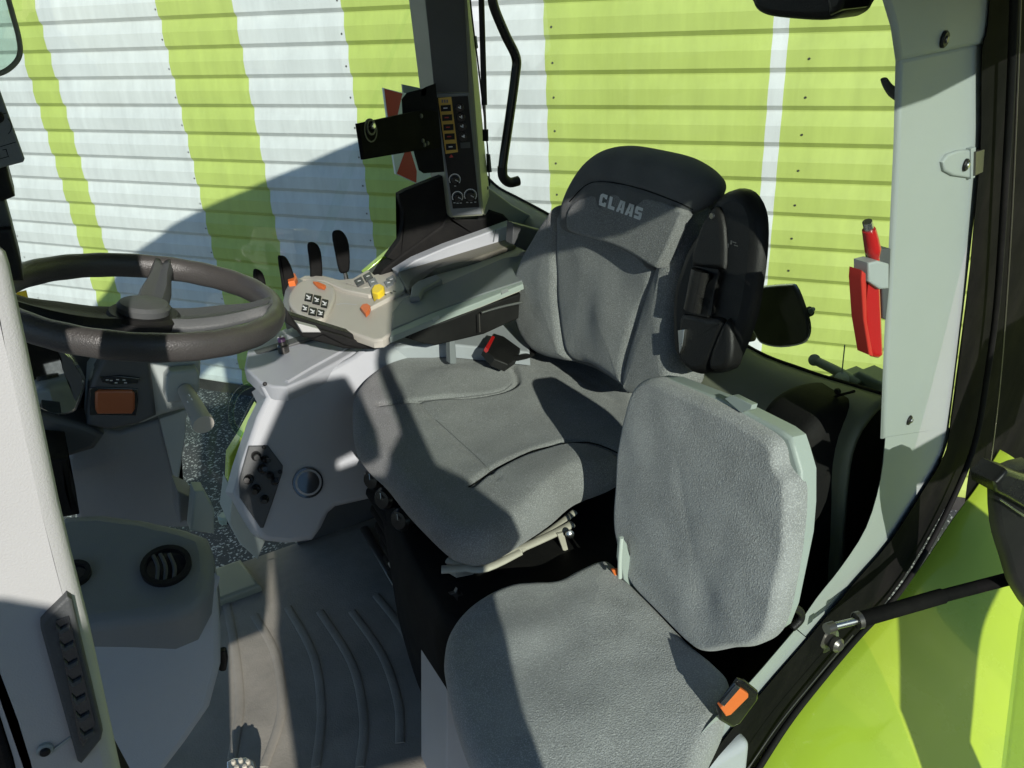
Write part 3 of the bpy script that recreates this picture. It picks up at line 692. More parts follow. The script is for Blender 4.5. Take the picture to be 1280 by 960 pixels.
# window-side ledge behind armrest
lg = thing('window_ledge', P(600,300,zp(.74)), 'pale ledge and black storage lip behind the armrest pad', 'ledge')
lgp = zp(.70)
slab('ledge_strip', [(496,340),(520,325),(560,308),(605,292),(641,279),(655,283),(648,310),(600,326),(545,344),(505,356)], yp(1.93), .03, .004, M['bluegrey'], lg)
tube('ledge_notch', [P(620,287,yp(1.925)), P(617,302,yp(1.925))], .0015, M['midgrey'], lg)
slab('dark_lip', [(642,279),(684,290),(690,296),(680,316),(660,315),(640,305)], yp(1.82), .03, .003, M['darkgrey'], lg)
slab('dark_tray', [(440,352),(470,330),(510,308),(560,290),(600,290),(590,300),(540,318),(500,336),(470,352)], zp(.71), .05, .003, M['darkgrey'], lg)
cu = lg
lathe('knob_body', P(533,309,zp(.735)), (0,0,1), [(.022,0),(.024,.03),(.026,.045),(.028,.047),(.028,.055),(.024,.06),(0,.061)], M['midgrey'], cu)
c2 = lg
lathe('peg', P(509,312,zp(.735)), (0,0,1), [(.009,0),(.008,.012),(.011,.018),(.009,.026),(0,.028)], M['black'], c2)

# ================================================================ ARMREST WITH CONTROLS
ar = thing('control_console', P(520,390,yp(1.6)), 'long control armrest with beige keypad front and taupe pad beside driver seat', 'armrest')
a_, b_ = P(468,430,yp(1.60)), P(655,358,yp(1.64))
arn = (b_-a_).cross(V((0,1,.0))).normalized()
if arn.z < 0: arn = -arn
arp = (a_, arn)
slab('armrest_body', [(355,384),(357,368),(366,352),(380,344),(402,343),(425,349),(455,346),(480,340),(520,322),(560,310),(625,300),(664,315),(660,340),(655,352),(600,374),(540,396),(487,418),(478,424),(466,425),(440,416),(400,402),(366,388)], arp, .014, .006, M['beige'], ar)
slab('side_strip', [(487,422),(540,400),(600,377),(654,355),(652,348),(600,369),(540,391),(490,411)], arp, .01, .003, M['shell'], ar, off=.0035)
slab('grey_cover', [(489,412),(490,390),(505,372),(525,366),(560,352),(630,322),(661,318),(657,349),(600,368),(540,390)], arp, .008, .003, M['midgrey'], ar, off=.006)
pad('arm_pad', [(512,366),(520,350),(545,340),(590,327),(630,313),(645,306),(628,302),(600,305),(560,313),(520,326),(498,336),(500,350)], arp, .007, .010, .006, M['taupe'], ar, off=.008, N=120, inner=12, wob=0)
slab('pad_front_lip', [(512,372),(514,358),(522,351),(546,342),(552,348),(530,360),(524,370)], arp, .02, .005, M['midgrey'], ar, off=.018)
slab('keypad_pod', [(361,380),(362,366),(372,354),(385,349),(404,351),(416,357),(419,368),(414,383),(405,396),(392,400),(375,393)], arp, .02, .006, M['beige'], ar, sm=3, off=.011)
ky = [(385.5,371,9,9),(395.8,374,9.5,10.5),(405.5,378.5,8,9.5),(381,384.5,7.5,8),(390.5,388.5,9.5,9),(400.5,390.5,8.5,8)]
for x,y,w,h in ky:
    k = slab('key', quad(x,y,w,h,.2), arp, .004, .0012, M['black'], ar, off=.0145)
    marks('symbol', [quad(x-1,y-1,4,1.6,.6), quad(x+1.2,y+.6,3.6,1.5,-.5), quad(x,y+2.5,4.6,1.2,.1)], arp, M['white'], k, off=.0152)
slab('orange_front_button', [(358,345),(362,341),(369,341),(371,346),(368,351),(360,352)], arp, .015, .003, M['orange'], ar, off=.022)
slab('front_grip', [(354,395),(352,380),(356,362),(362,350),(371,345),(380,350),(370,358),(363,370),(362,385),(364,392)], arp, .03, .006, M['midgrey'], ar, off=.008)
slab('orange_side_button', [(391,351.5),(398,352),(407,356),(405,359),(397,357)], arp, .006, .0015, M['orange'], ar, off=.021)
slab('raised_rim', [(378,349),(390,344),(405,345),(430,354),(455,360),(470,357),(500,345),(508,352),(506,362),(480,375),(462,384),(470,374),(488,364),(460,368),(430,362),(404,351)], arp, .012, .003, M['beige'], ar, off=.010)
slab('orange_trigger', [(450,384),(453,380),(459,379),(463,382),(461,388),(457,392)], arp, .008, .0015, M['orange'], ar, off=.012)
yk = slab('yellow_knob', [(464,361),(467,356),(475,354),(480,357),(479,362),(472,367),(465,365)], arp, .02, .004, M['yellow'], ar, off=.025)
sq = slab('button_plate', [(433,353),(460,337),(475,350),(500,344),(497,357),(470,357),(452,360)], arp, .006, .001, M['beige'], ar, off=.007)
for x,y in [(449,351),(460,345),(466,352),(486,353),(489,349)]:
    k = slab('square_button', quad(x,y,10,8,-.5), arp, .004, .001, M['darkgrey'] if x < 462 else M['midgrey'], ar, off=.0135)
    marks('symbol', [quad(x,y,4,1.2,-.3)], arp, M['white'], k, off=.0142)
marks('lettering', [quad(x,y,3.4,1.6,.2) for x,y in [(476,369),(481,368),(489,366),(493,364)]], arp, M['darkgrey'], ar, off=.0108)
marks('line_mark', [[(420,380),(430,378.6),(446,380.4),(446,381.4),(430,379.8),(421,381.2)]], arp, M['greyprint'], ar, off=.001)
for x,y in [(545,398),(631,364)]: marks('strip_spot', [quad(x,y,9,4.5,-.4)], arp, M['greyprint'], ar, off=.0045)
# underside
up_ = yp(1.66)
slab('lower_housing', [(358,386),(366,398),(374,410),(385,413),(398,411),(430,420),(462,432),(455,437),(430,432),(404,419),(392,424),(378,422),(370,412),(357,404)], yp(1.68), .03, .004, M['black'], ar)
slab('white_tab', [(371,404),(398,411),(402,416),(378,416)], yp(1.66), .02, .003, M['lightpanel'], ar)
slab('lower_housing', [(357,392),(487,432),(470,437),(430,436),(392,426),(368,412)], yp(1.69), .03, .004, M['black'], ar)
ab = slab('support_bracket', [(508,423),(520,413),(565,398),(600,384),(654,366),(656,395),(640,402),(605,418),(575,425),(545,432),(530,430)], up_, .1, .004, M['black'], ar)
tube('bracket_rod', [P(602,391,yp(1.63)), P(625,384,yp(1.63)), P(652,378,yp(1.63))], .003, M['metal'], ab)
tube('bracket_edge', [P(599,392,yp(1.63)), P(600,415,yp(1.63))], .0015, M['darkmetal'], ab)
tube('bracket_pin', [P(509,422,yp(1.62)), P(514,415,yp(1.62))], .004, M['black'], ab)
for x in (566,): slab('leg', [(562,425),(569,424),(571,455),(563,455)], yp(1.67), .02, .002, M['midgrey'], ab)
# hydraulic paddles
for ol, lab in (([(348,323),(352,320),(359,323),(366,337),(370,355),(368,374),(356,374),(352,350)],'nearest the orange button'),
                ([(385,307),(391,303),(399,308),(403,322),(403,350),(390,351),(388,330)],'in the middle of the row'),
                ([(416,293),(423,288),(431,292),(437,306),(438,336),(432,342),(425,340),(420,318)],'tallest and furthest right in the row'),
                ([(317,340),(322,337),(329,342),(333,355),(331,370),(320,364)],'shortest, seen just right of the steering wheel rim')):
    q = yp(2.09); bx = sum(a[0] for a in ol)/len(ol)+5; by = max(a[1] for a in ol)
    t = thing('control_lever', P(bx,by,q), 'black paddle control lever behind the armrest, '+lab, 'lever', 'paddle levers behind the armrest')
    slab('paddle', ol, q, .016, .007, M['rubber'], t, sm=3, back='ray')
    b0 = P(bx,by,q)+V((0,.01,0)); tube('stem', [b0+V((-.004,0,.02)), b0, b0+V((.004,0,-.06))], .006, M['metal'], t)
    lathe('boot', b0+V((.004,0,-.075)), (0,0,1), [(.024,0),(.02,.012),(.010,.035),(0,.036)], M['rubber'], t)

# ================================================================ DRIVER SEAT
ds = thing('driver_seat', (.7,1.4,0), 'large grey fabric driver seat with high backrest and headrest lettering', 'seat')
cpl = plane3(P(441,521,zp(.535)), P(600,702,zp(.53)), P(790,520,zp(.50)))
cush = [(441,521),(443,505),(455,488),(475,472),(510,460),(560,453),(605,449),(645,450),(690,442),(740,450),(780,475),(800,520),(795,575),(770,600),(722,620),(690,646),(645,676),(620,690),(600,695),(578,693),(555,683),(512,641),(480,602),(455,578),(443,555)]
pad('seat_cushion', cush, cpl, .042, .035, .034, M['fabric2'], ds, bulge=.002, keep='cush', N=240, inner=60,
    seams=[([(523,502),(560,540),(600,575),(622,600)],.004,.008), ([(590,606),(620,586),(676,561),(735,553),(790,575)],.014,.006), ([(475,505),(520,501),(585,496),(625,490),(646,478),(640,458)],.012,.007), ([(670,462),(720,468),(770,500)],.003,.012)],
    lumps=[((560,475),.07,.016), ((610,465),.05,.014), ((680,600),.085,.018), ((720,575),.05,.012), ((600,540),.09,-.010), ((700,510),.07,-.006)])
def seam(name, px, key, parent, mt='rubber', rad=.0016):
    pts = [hit(key, x, y, .0006) for x, y in spline(px, 4, False)]
    pts = [p for p in pts if p is not None]
    if len(pts) > 3: tube(name, pts, rad, M[mt], parent, seg=6, sm=0)
seam('seam_line', [(586,609),(600,600),(620,586),(648,572),(676,561),(735,553),(780,570)], 'cush', ds)
seam('seam_line', [(523,502),(585,496),(625,490),(640,480)], 'cush', ds, 'fabric_dark_shaded', .0012)
seam('seam_line', [(545,525),(575,552),(600,575),(618,596)], 'cush', ds, 'fabric_dark_shaded', .001)
bpl = plane3(P(652,370,xp(.93,.6,.2)), P(850,465,xp(.93,.6,.2)), P(760,185,xp(.93,.6,.2)))
# back shell behind
slab('back_shell', [(690,446),(660,420),(656,360),(678,300),(716,235),(752,194),(800,186),(850,196),(892,222),(893,262),(875,330),(862,400),(862,480),(795,492),(740,462)], bpl, .08, .02, M['fabric_dark_shaded'], ds, sm=3, off=-.04, back='ray')
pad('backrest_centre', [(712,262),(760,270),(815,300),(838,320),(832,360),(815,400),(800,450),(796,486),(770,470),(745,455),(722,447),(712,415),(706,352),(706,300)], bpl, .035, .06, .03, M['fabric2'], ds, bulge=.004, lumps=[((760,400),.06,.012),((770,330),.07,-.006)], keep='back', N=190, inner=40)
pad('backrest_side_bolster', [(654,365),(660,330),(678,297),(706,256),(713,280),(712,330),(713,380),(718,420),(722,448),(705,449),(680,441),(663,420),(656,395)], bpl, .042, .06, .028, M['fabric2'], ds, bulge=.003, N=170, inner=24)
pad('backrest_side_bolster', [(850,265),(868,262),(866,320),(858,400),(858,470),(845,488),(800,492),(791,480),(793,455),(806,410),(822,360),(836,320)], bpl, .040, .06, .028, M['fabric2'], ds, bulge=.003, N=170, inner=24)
hpl = (bpl[0]+bpl[1]*.03, bpl[1])
pad('headrest', [(708,280),(709,255),(721,225),(738,202),(760,187),(790,182),(830,188),(864,197),(888,212),(898,228),(893,248),(868,266),(850,272),(836,300),(820,336),(812,333),(795,320),(765,305),(735,296),(712,290)], hpl, .030, .035, .034, M['fabric_dark_shaded'], ds, bulge=.002, keep='head', N=200, inner=40,
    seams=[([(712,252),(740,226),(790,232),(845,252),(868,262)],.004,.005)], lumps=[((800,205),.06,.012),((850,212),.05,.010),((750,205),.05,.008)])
seam('seam_line', [(712,252),(740,228),(790,233),(845,252),(866,262)], 'head', ds, 'rubber', .0012)
slab('front_panel', [(709,263),(722,250),(760,240),(810,247),(850,263),(848,275),(835,306),(822,332),(816,334),(805,328),(790,318),(765,306),(735,297),(715,291),(707,284)], hpl, .02, .006, M['fabric2'], ds, off=.034, sm=2)
# lettering on the headrest
def letters(px0, polys, pl, off, parent, mt, name='lettering'):
    TL, TR, BR, BL = px0
    def mp_(u, v): return (TL[0]*(1-u)*(1-v)+TR[0]*u*(1-v)+BR[0]*u*v+BL[0]*(1-u)*v, TL[1]*(1-u)*(1-v)+TR[1]*u*(1-v)+BR[1]*u*v+BL[1]*(1-u)*v)
    marks(name, [[mp_(u,v) for u,v in p] for p in polys], pl, mt, parent, off=off)
def R_(x0,y0,x1,y1): return [(x0,y0),(x1,y0),(x1,y1),(x0,y1)]
def word(w, glyph, gap=.035):
    n = len(w); cw = (1-gap*(n-1))/n; out = []
    for i, ch in enumerate(w):
        for p in glyph[ch]: out.append([((i*(cw+gap))+u*cw, v) for u, v in p])
    return out
GL = {'C': [R_(.05,0,.95,.27), R_(.0,.2,.38,.8), R_(.05,.73,.95,1), R_(.66,.27,.95,.36), R_(.66,.64,.95,.73)],
      'L': [R_(.05,0,.45,1), R_(.45,.72,.95,1)],
      'A': [[(.0,1),(.30,0),(.70,0),(.42,1)][:2]+[(.62,0),(.36,1)], [(.62,0),(.95,.0),(1.0,1),(.62,1)], [(.30,.62),(.7,.62),(.7,.80),(.26,.80)], [(.28,0),(.95,0),(.95,.2),(.24,.2)]],
      'S': [R_(.05,0,.95,.25), R_(.0,.12,.38,.5), R_(.05,.4,.95,.6), R_(.62,.5,1.0,.88), R_(.05,.75,.95,1)]}
letters([(751,241),(804.5,260.5),(800.5,275.5),(748,256)], word('CLAAS', GL), (hpl[0]+hpl[1]*.0348, hpl[1]), .0004, ds, M['silverthread'], 'headrest_lettering')
# folded near armrest
fa = slab('folded_armrest', [(848,328),(858,305),(872,285),(884,262),(892,246),(912,235),(933,240),(946,262),(949,292),(946,334),(938,386),(928,420),(914,452),(901,465),(877,468),(860,467),(845,451),(837,431),(837,369)], (bpl[0]+bpl[1]*.055, bpl[1]), .07, .022, M['black'], ds, sm=3, back='ray')
fap = (bpl[0]+bpl[1]*.055, bpl[1])
slab('armrest_front_shell', [(886,262),(897,258),(904,285),(905,330),(898,338),(863,333),(868,300),(876,278)], fap, .02, .01, M['black'], fa, sm=2, off=.008)
c0, c1 = P(880,338,fap,.002), P(870,388,fap,.002)
tube('hinge_roller', [c0, c1], .022, M['blackgloss'], fa, seg=26)
slab('roller_guard', [(864,332),(897,338),(893,352),(888,393),(850,387),(854,392),(884,397),(899,340)], fap, .02, .002, M['black'], fa, off=.010)
slab('lower_shell', [(852,390),(884,396),(896,396),(905,404),(895,430),(882,462),(862,465),(848,450),(846,415)], fap, .02, .012, M['black'], fa, sm=2, off=.010)
slab('lower_tongue', [(907,398),(913,420),(912,448),(905,462),(888,464),(884,452),(893,425)], fap, .02, .010, M['black'], fa, sm=2, off=.012)
slab('hinge_slot', [(847,413),(855,412),(853,432),(849,442)], fap, .02, .001, M['metal'], fa, off=.0165)
marks('embossed_mark', [quad(x,y,2.0,5,.15) for x,y in [(906,304),(910,307),(914,303)]]+[quad(x,y,5,1.2,.3) for x,y in [(918,303),(920,307)]], fap, M['darkmetal'], fa, off=.0012)
disc('armrest_screw', 890, 270, 4, fap, M['screen'], fa, h=.002, off=.010)
# under seat: suspension, rail, knobs
susp = pad('suspension_base', [(478,640),(520,650),(560,705),(640,700),(740,640),(790,600),(790,700),(770,760),(640,840),(560,830),(535,800),(500,730)], zp(.30), .1, .28, .03, M['rubber'], ds, N=120, inner=8, wob=0)
for k in range(6): tube('bellows_fold', [V((.485-.004*k,1.62,.10+.05*k)),V((.478-.004*k,1.36,.10+.05*k)),V((.50-.004*k,1.11,.10+.05*k)),V((.62,1.05,.10+.05*k)),V((.98,1.05,.10+.05*k))], .022, M['rubber'], ds, sm=4, seg=12)
tube('air_hose', [V((.62,1.02,.05)),V((.70,1.0,.16)),V((.82,1.02,.20)),V((.86,1.06,.33))], .007, M['darkgrey'], ds)
slab3('side_plate', [V((.60,1.035,.30)),V((.95,1.035,.30)),V((.95,1.035,.38)),V((.60,1.035,.38))], V((0,-1,0)), .01, .003, M['darkmetal'], ds)
box('seat_plinth', (.50,1.08,0.0), (1.0,1.6,.30), M['rubber'], ds, bev=.02)
for pts, rr, mt in (([(552,712),(590,708),(640,690),(690,668),(715,655)], .010, 'duststeel'), ([(650,688),(690,662),(718,640)], .008, 'duststeel'), ([(560,700),(600,712),(650,690)], .009, 'duststeel')):
    tube('slide_rail', [P(x,y,zp(.44)) for x,y in pts], rr, M[mt], ds, flat=.6)
lathe('rail_bolt', P(712,667,zp(.45)), (-.3,-.8,.3), [(.008,0),(.008,.006),(.004,.008),(0,.008)], M['metal'], ds)
slab('rail_tab', [(697,668),(705,666),(711,690),(704,688)], yp(1.13), .004, .001, M['duststeel'], ds)
slab('frame_plate', [(560,702),(576,700),(600,704),(590,712),(570,716),(556,708)], zp(.42), .01, .002, M['duststeel'], ds)
for x,y in [(470,598),(484,622),(505,648)]:
    c = P(x,y,yp(1.50) if y<610 else yp(1.42 if y<630 else 1.36))
    lathe('adjuster_knob', c, (-.75,-.45,.3), [(.024,-.03),(.024,.012),(.018,.02),(0,.021)], M['blackgloss'], ds)
    tube('knob_mark', [c+V((-.018,-.016,.012)), c+V((-.014,-.004,.018)), c+V((-.016,.004,.016))], .0016, M['metal'], ds)
tube('front_rail', [P(x,y,zp(.05)) for x,y in [(488,688),(500,715),(545,800)]], .012, M['black'], ds)
tube('bright_lever', [P(488,704,zp(.2)), P(501,727,zp(.2))], .006, M['metal'], ds)
tube('floor_slide', [P(x,y,zp(.012)) for x,y in [(455,660),(490,720),(520,770),(548,812)]], .013, M['darkmetal'], ds, flat=.5)
tube('slide_tip', [P(535,800,zp(.03)), P(547,812,zp(.03))], .011, M['metal'], ds, flat=.5)
slab('star_handle', [(562,743),(569,741),(572,736),(573,742),(579,744),(573,746),(572,751),(568,746)], yp(1.10), .006, .001, M['darkmetal'], ds)
slab('seat_hinge', [(778,476),(788,476),(790,488),(784,492)], bpl, .01, .002, M['metal'], ds, off=-.01)
sb = thing('red_belt_buckle', P(625,435,yp(1.62)), 'black belt buckle with red button beyond the driver seat cushion', 'belt buckle')
sbp = plane3(P(606,430,yp(1.63)), P(650,445,yp(1.60)), P(617,418,yp(1.68)))
slab('buckle_body', [(606,434),(617,416),(630,420),(652,436),(648,446),(635,455),(618,448)], sbp, .018, .004, M['black'], sb)
slab('red_button', [(607,433),(615,419),(619,421),(611,437)], sbp, .01, .002, M['red'], sb, off=.004)
tube('stalk', [P(645,448,sbp), P(665,440,yp(1.62)), P(672,410,yp(1.64)), P(660,380,yp(1.66))], .012, M['black'], sb, flat=.5)

# ================================================================ PASSENGER SEAT
ps = thing('passenger_seat', (.6,.85,0), 'small grey fabric passenger seat in front, with folding backrest in pale shell', 'seat')
qpl = plane3(P(556,832,zp(.425)), P(905,850,zp(.425)), P(745,712,zp(.425)))
pad('seat_cushion', [(557,850),(556,825),(562,800),(580,775),(608,754),(640,740),(668,737),(696,736),(720,724),(745,713),(765,714),(786,735),(820,770),(860,812),(895,842),(912,865),(905,905),(880,960),(860,1010),(800,1080),(700,1090),(640,1040),(598,975),(570,905)], qpl, .032, .045, .026, M['fabric'], ps, bulge=.008, keep='pcush', N=240, inner=50,
    lumps=[((720,900),.10,.010),((650,800),.05,.005)])
slab('cushion_base', [(559,862),(580,920),(610,985),(640,1040),(700,1090),(600,1090),(557,1000)], yp(.93), .1, .004, M['bluegrey'], ps)
box('seat_box', (.36,.62,0), (.70,.98,.37), M['bluegrey'], ps, bev=.015)
kpl = plane3(P(778,600,xp(.73,.6,.15)), P(999,600,xp(.73,.6,.15)), P(905,812,xp(.73,.6,.15)))
bo = [(777,600),(780,558),(789,516),(800,484),(818,472),(846,481),(901,505),(955,535),(974,549),(981,562),(984,580),(990,590),(997,602),(998,635),(994,680),(985,735),(976,775),(966,795),(948,806),(924,808),(890,813),(868,801),(830,763),(800,732),(786,702),(777,668),(775,637)]
pad('backrest', bo, kpl, .020, .025, .013, M['fabric'], ps, bulge=.004, keep='pback', N=240, inner=50, seams=[([(850,590),(858,640),(868,690)],.0008,.012)],
    lumps=[((880,740),.035,-.006),((915,715),.03,.003)])
sh = slab('backrest_shell', [(777,600),(783,548),(800,486),(818,472),(836,474),(905,501),(975,537),(988,547),(993,562),(1001,590),(1001,632),(998,670),(980,760),(970,786),(950,800),(890,805),(860,790),(800,728),(780,690)], kpl, .024, .006, M['shell'], ps, off=-.006)
tube('hinge_arm', [P(777,672,yp(.92)), P(775,700,yp(.92)), P(775,722,yp(.92))], .004, M['chrometrim'], ps)
slab('hinge_plate', [(778,672),(784,680),(800,735),(815,760),(780,725),(776,700)], yp(.93), .01, .002, M['shell'], ps)
tube('release_loop', [P(x,y,yp(.64)) for x,y in [(982,775),(984,764),(993,760),(1001,766),(1000,775),(990,785)]], .006, M['black'], ps)
slab('shell_latch', [(905,498),(916,494),(940,506),(938,512),(926,516)], kpl, .01, .001, M['shell'], ps, off=-.001)
slab('belt_clip', [(694,733),(707,724),(712,727),(710,730),(698,736)], zp(.44), .008, .001, M['metal'], ps)
slab('orange_clip', [(765,713),(773,712),(775,721),(770,722)], yp(.96), .004, .001, M['orange'], ps)
bb = thing('orange_belt_buckle', P(920,882,fr), 'black belt buckle with orange press button on the sill strip', 'belt buckle')
bbp = plane3(P(898,885,fr,.0), P(950,872,fr,.03), P(920,910,fr,.015))
slab('body', [(897,885),(923,850),(932,852),(949,866),(949,875),(926,906),(915,911),(900,902)], bbp, .02, .005, M['blackgloss'], bb, off=.008, back='ray')
slab('orange_button', [(901,886),(924,860),(936,868),(936,872),(914,894),(908,896)], bbp, .008, .002, M['orange'], bb, off=.014)
slab('slot', [(901,880),(920,857),(926,860),(905,884)], bbp, .004, .001, M['screen'], bb, off=.0155)

# ================================================================ STEERING COLUMN
wcx, wcy = 180, 377
wz = 1.06
stw = thing('steering_wheel', P(wcx,wcy,zp(wz)), 'large dark leather rimmed three spoke steering wheel on the left', 'steering wheel')
C = P(wcx, wcy, zp(wz)); wn = V((.255,-.03,.96)).normalized(); wu = V((1,0,0)); wu = (wu-wn*wu.dot(wn)).normalized(); wv = wn.cross(wu)
wpl = (C, wn)
WR = .175
bm = bmesh.new(); seg, ms = 120, 20; rings = []
for i in range(seg):
    a = 2*math.pi*i/seg; d = wu*math.cos(a)+wv*math.sin(a)
    rr = .0148 + .0003*math.sin(a*22)*(1 if abs(math.sin(a*2.0))>.3 else .3)
    rings.append([bm.verts.new(C + d*(WR+rr*.95*math.cos(b)) + wn*(rr*1.25*math.sin(b))) for b in [2*math.pi*k/ms for k in range(ms)]])
for i in range(seg):
    A, B = rings[i-1], rings[i]
    for k in range(ms): bm.faces.new((A[k-1], A[k], B[k], B[k-1]))
finish('rim', bm, M['leather'], stw, ang=80, wn=False)
hub = lathe('hub', C-wn*.064, wn, [(.045,0),(.052,.02),(.05,.045),(.044,.05),(.0,.05)], M['black'], stw)
lathe('hub_cap', C-wn*.014, wn, [(.034,-.004),(.035,.008),(.031,.013),(.018,.016),(0,.017)], M['darkgrey'], stw)
def spoke(ang, w0, w1, mt, dz=0):
    a = math.radians(ang); d = wu*math.cos(a)+wv*math.sin(a); s = wn.cross(d)
    rows = []
    for t, w, h in ((.025,w0,-.032),(.06,w0*1.05,-.030),(.10,w0*1.05,-.022),(.14,w1,-.012),(.170,w1*1.05,.0)):
        c = C + d*t + wn*h
        rows.append([c - s*w, c - s*w*.75 + wn*.012, c - s*w*.3+wn*.008, c + s*w*.3+wn*.008, c + s*w*.75 + wn*.012, c + s*w])
    grid('spoke', rows, mt, stw, thick=.012, sub=2)
spoke(73, .016, .011, M['darkgrey']); spoke(190, .030, .020, M['black']); spoke(-12, .028, .018, M['darkgrey'])

co = thing('steering_column', P(165,600,yp(1.45)), 'dark grey steering column with orange reflector under the wheel', 'steering column')
cz = yp(1.53)
slab('column_head', [(113,470),(130,447),(200,440),(252,440),(252,468),(247,492),(234,512),(203,520),(180,530),(136,538),(109,532),(112,487)], cz, .12, .012, M['trim'], co)
slab('head_cover', [(118,468),(134,440),(186,440),(190,470),(196,520),(172,531),(136,538),(109,532),(112,487)], cz, .03, .008, M['darkgrey'], co, off=.012)
slab('column_lit_strip', [(199,524),(234,512),(232,545),(224,598),(222,645),(218,600)], yp(1.555), .02, .003, M['trim'], co, off=.006)  # lighter strip paints the sunlit right side of the column shaft
slab('column_shaft', [(84,575),(110,532),(150,540),(200,524),(234,513),(229,560),(223,600),(225,630),(245,660),(100,660),(88,612)], yp(1.56), .12, .008, M['midgrey'], co)
slab('reflector_recess', [(112,486),(120,484),(172,486),(173,500),(170,520),(112,519)], cz, .004, .001, M['screen'], co, off=.015)
slab('orange_reflector', [(119,491),(124,488),(165,488),(169,493),(169,512),(165,518),(122,518),(119,512)], cz, .01, .004, M['dimorange'], co, off=.02)
slab('status_bar', [(125,472),(150,470),(175,473),(172,480),(140,481),(128,478)], cz, .004, .001, M['screen'], co, off=.018)
marks('status_symbols', [quad(x,y,3.6,1.4,0) for x,y in [(134,475),(139,475.5),(147,474.5),(155,475),(145,478.5),(157,478.5)]], cz, M['greyprint'], co, off=.0192)
sk = slab('stalk_mount', [(207,472),(213,465),(246,462),(250,468),(250,490),(232,503),(210,504),(206,495)], cz, .02, .006, M['trim'], co, off=.03)
tube('stalk', [P(231,487,cz,.03), P(243,508,cz,.08), P(253,528,cz,.125)], [.013,.016,.018], M['beige'], sk, seg=22)
tube('stalk_end', [P(252.2,526.5,cz,.121), P(254.5,531,cz,.132)], [.0195,.0185], M['beige'], sk, seg=22)
marks('stalk_symbols', [quad(x,y,4,1.3,.9) for x,y in [(236.5,494),(240,499.5),(235,503)]], cz, M['white'], sk, off=.085)
slab('cluster_body', [(33,525),(40,515),(60,519),(110,533),(131,544),(118,562),(86,572),(60,572),(50,545)], cz, .1, .01, M['darkgrey'], co, off=.01)
slab('cluster_back', [(20,415),(72,428),(120,432),(131,448),(118,468),(110,490),(108,530),(60,530),(40,520)], yp(1.60), .05, .01, M['darkgrey'], co)
cg = [(28,424),(50,424),(72,432),(92,450),(105,472),(107,484),(98,508),(92,516),(72,520),(52,514),(40,500)]
slab('cluster_rim', cg, yp(1.53), .02, .004, M['metal'], co, sm=3)
slab('cluster_glass', [(x+(66-x)*.05, y+(474-y)*.05) for x,y in cg], yp(1.53), .004, .002, M['mirror'], co, sm=3, off=.003)
slab('cluster_dark_bezel', [(70,434),(90,450),(103,472),(104,484),(96,500),(94,502),(88,482),(78,462),(76,448)], yp(1.53), .003, .001, M['darkgrey'], co, off=.008)  # dark grey crescent over the right part of the cluster glass
slab('black_boot', [(60,572),(86,574),(90,612),(100,645),(70,650),(50,600)], yp(1.40), .1, .01, M['rubber'], co)
slab('collar_flap', [(222,614),(240,622),(255,640),(262,652),(252,655),(238,648),(225,655)], yp(1.36), .06, .004, M['midgrey'], co)
slab('collar_edge', [(240,616),(254,614),(266,640),(257,640)], yp(1.38), .02, .002, M['lightpanel'], co)
lb = thing('yellow_tag', P(29,372,yp(1.7)), 'yellow warning tag left of the wheel spoke', 'tag')
slab('tag_plate', [(20,366),(33,363),(37,380),(22,382)], yp(1.75), .003, 0, M['yellow'], lb)
marks('tag_mark', [quad(27,376,5,1.4,-.5)], yp(1.75), M['black'], lb, off=.001)

# front console with vent
fc = thing('front_console', P(190,850,yp(1.1)), 'pale blue grey front console with dark top and round air vent', 'console')
fcp = plane3(P(112,783,yp(1.08)), P(262,735,yp(1.08)), P(200,960,yp(1.00)))
slab('console_shell', [(60,800),(112,786),(150,781),(210,774),(240,763),(258,744),(266,716),(271,712),(277,787),(277,832),(263,885),(232,930),(205,965),(170,1010),(60,1010)], fcp, .2, .012, M['bluegrey'], fc)
tpp = plane3(P(112,783,yp(1.06)), P(262,735,yp(1.06)), P(180,645,yp(1.22)))
tk = slab('dark_top', [(60,655),(81,640),(124,638),(180,645),(232,657),(259,667),(266,686),(268,712),(260,739),(240,760),(210,771),(150,778),(60,790)], tpp, .09, .02, M['midgrey'], fc, off=.006)
vt = disc('air_vent', 208, 709, 28, tpp, M['black'], fc, h=.008, off=.006, inner=22)
disc('vent_bowl', 208, 709, 23, tpp, M['screen'], vt, h=.003, off=.006)
for k in (-12,-2,9):
    tube('vent_blade', [P(206+k-4,692,tpp,.012), P(209+k,708,tpp,.013), P(208+k,726,tpp,.012)], .0028, M['darkgrey'], vt, flat=.5)
v2 = disc('air_vent', 94, 719, 17, tpp, M['black'], fc, h=.008, off=.006, inner=12)
disc('vent_bowl', 94, 719, 13, tpp, M['screen'], v2, h=.003, off=.006)
slab('bracket_tab', [(238,664),(243,614),(255,614),(268,638),(268,668)], yp(1.30), .03, .004, M['shell'], fc)
tube('grille_edge', [P(278,812,yp(1.10)), P(280,822,yp(1.10)), P(278,836,yp(1.10))], .006, M['black'], fc)
# pedal
pd = thing('pedal', P(300,955,zp(.06)), 'bright metal studded foot pedal at the bottom edge', 'pedal')
pdp = zp(.07)
slab('pedal_plate', [(283,952),(292,947),(308,946),(318,951),(322,965),(320,1000),(285,1000)], pdp, .008, .003, M['metal'], pd)
for x,y in [(292,953),(301,951),(310,953),(296,960),(306,959),(314,961)]: disc('stud', x, y, 2.6, pdp, M['duststeel'], pd, h=.005)
tube('pedal_arm', [P(300,990,pdp,-.01), P(290,1010,pdp,-.02)+V((-.1,0,.05))], .01, M['darkmetal'], pd)

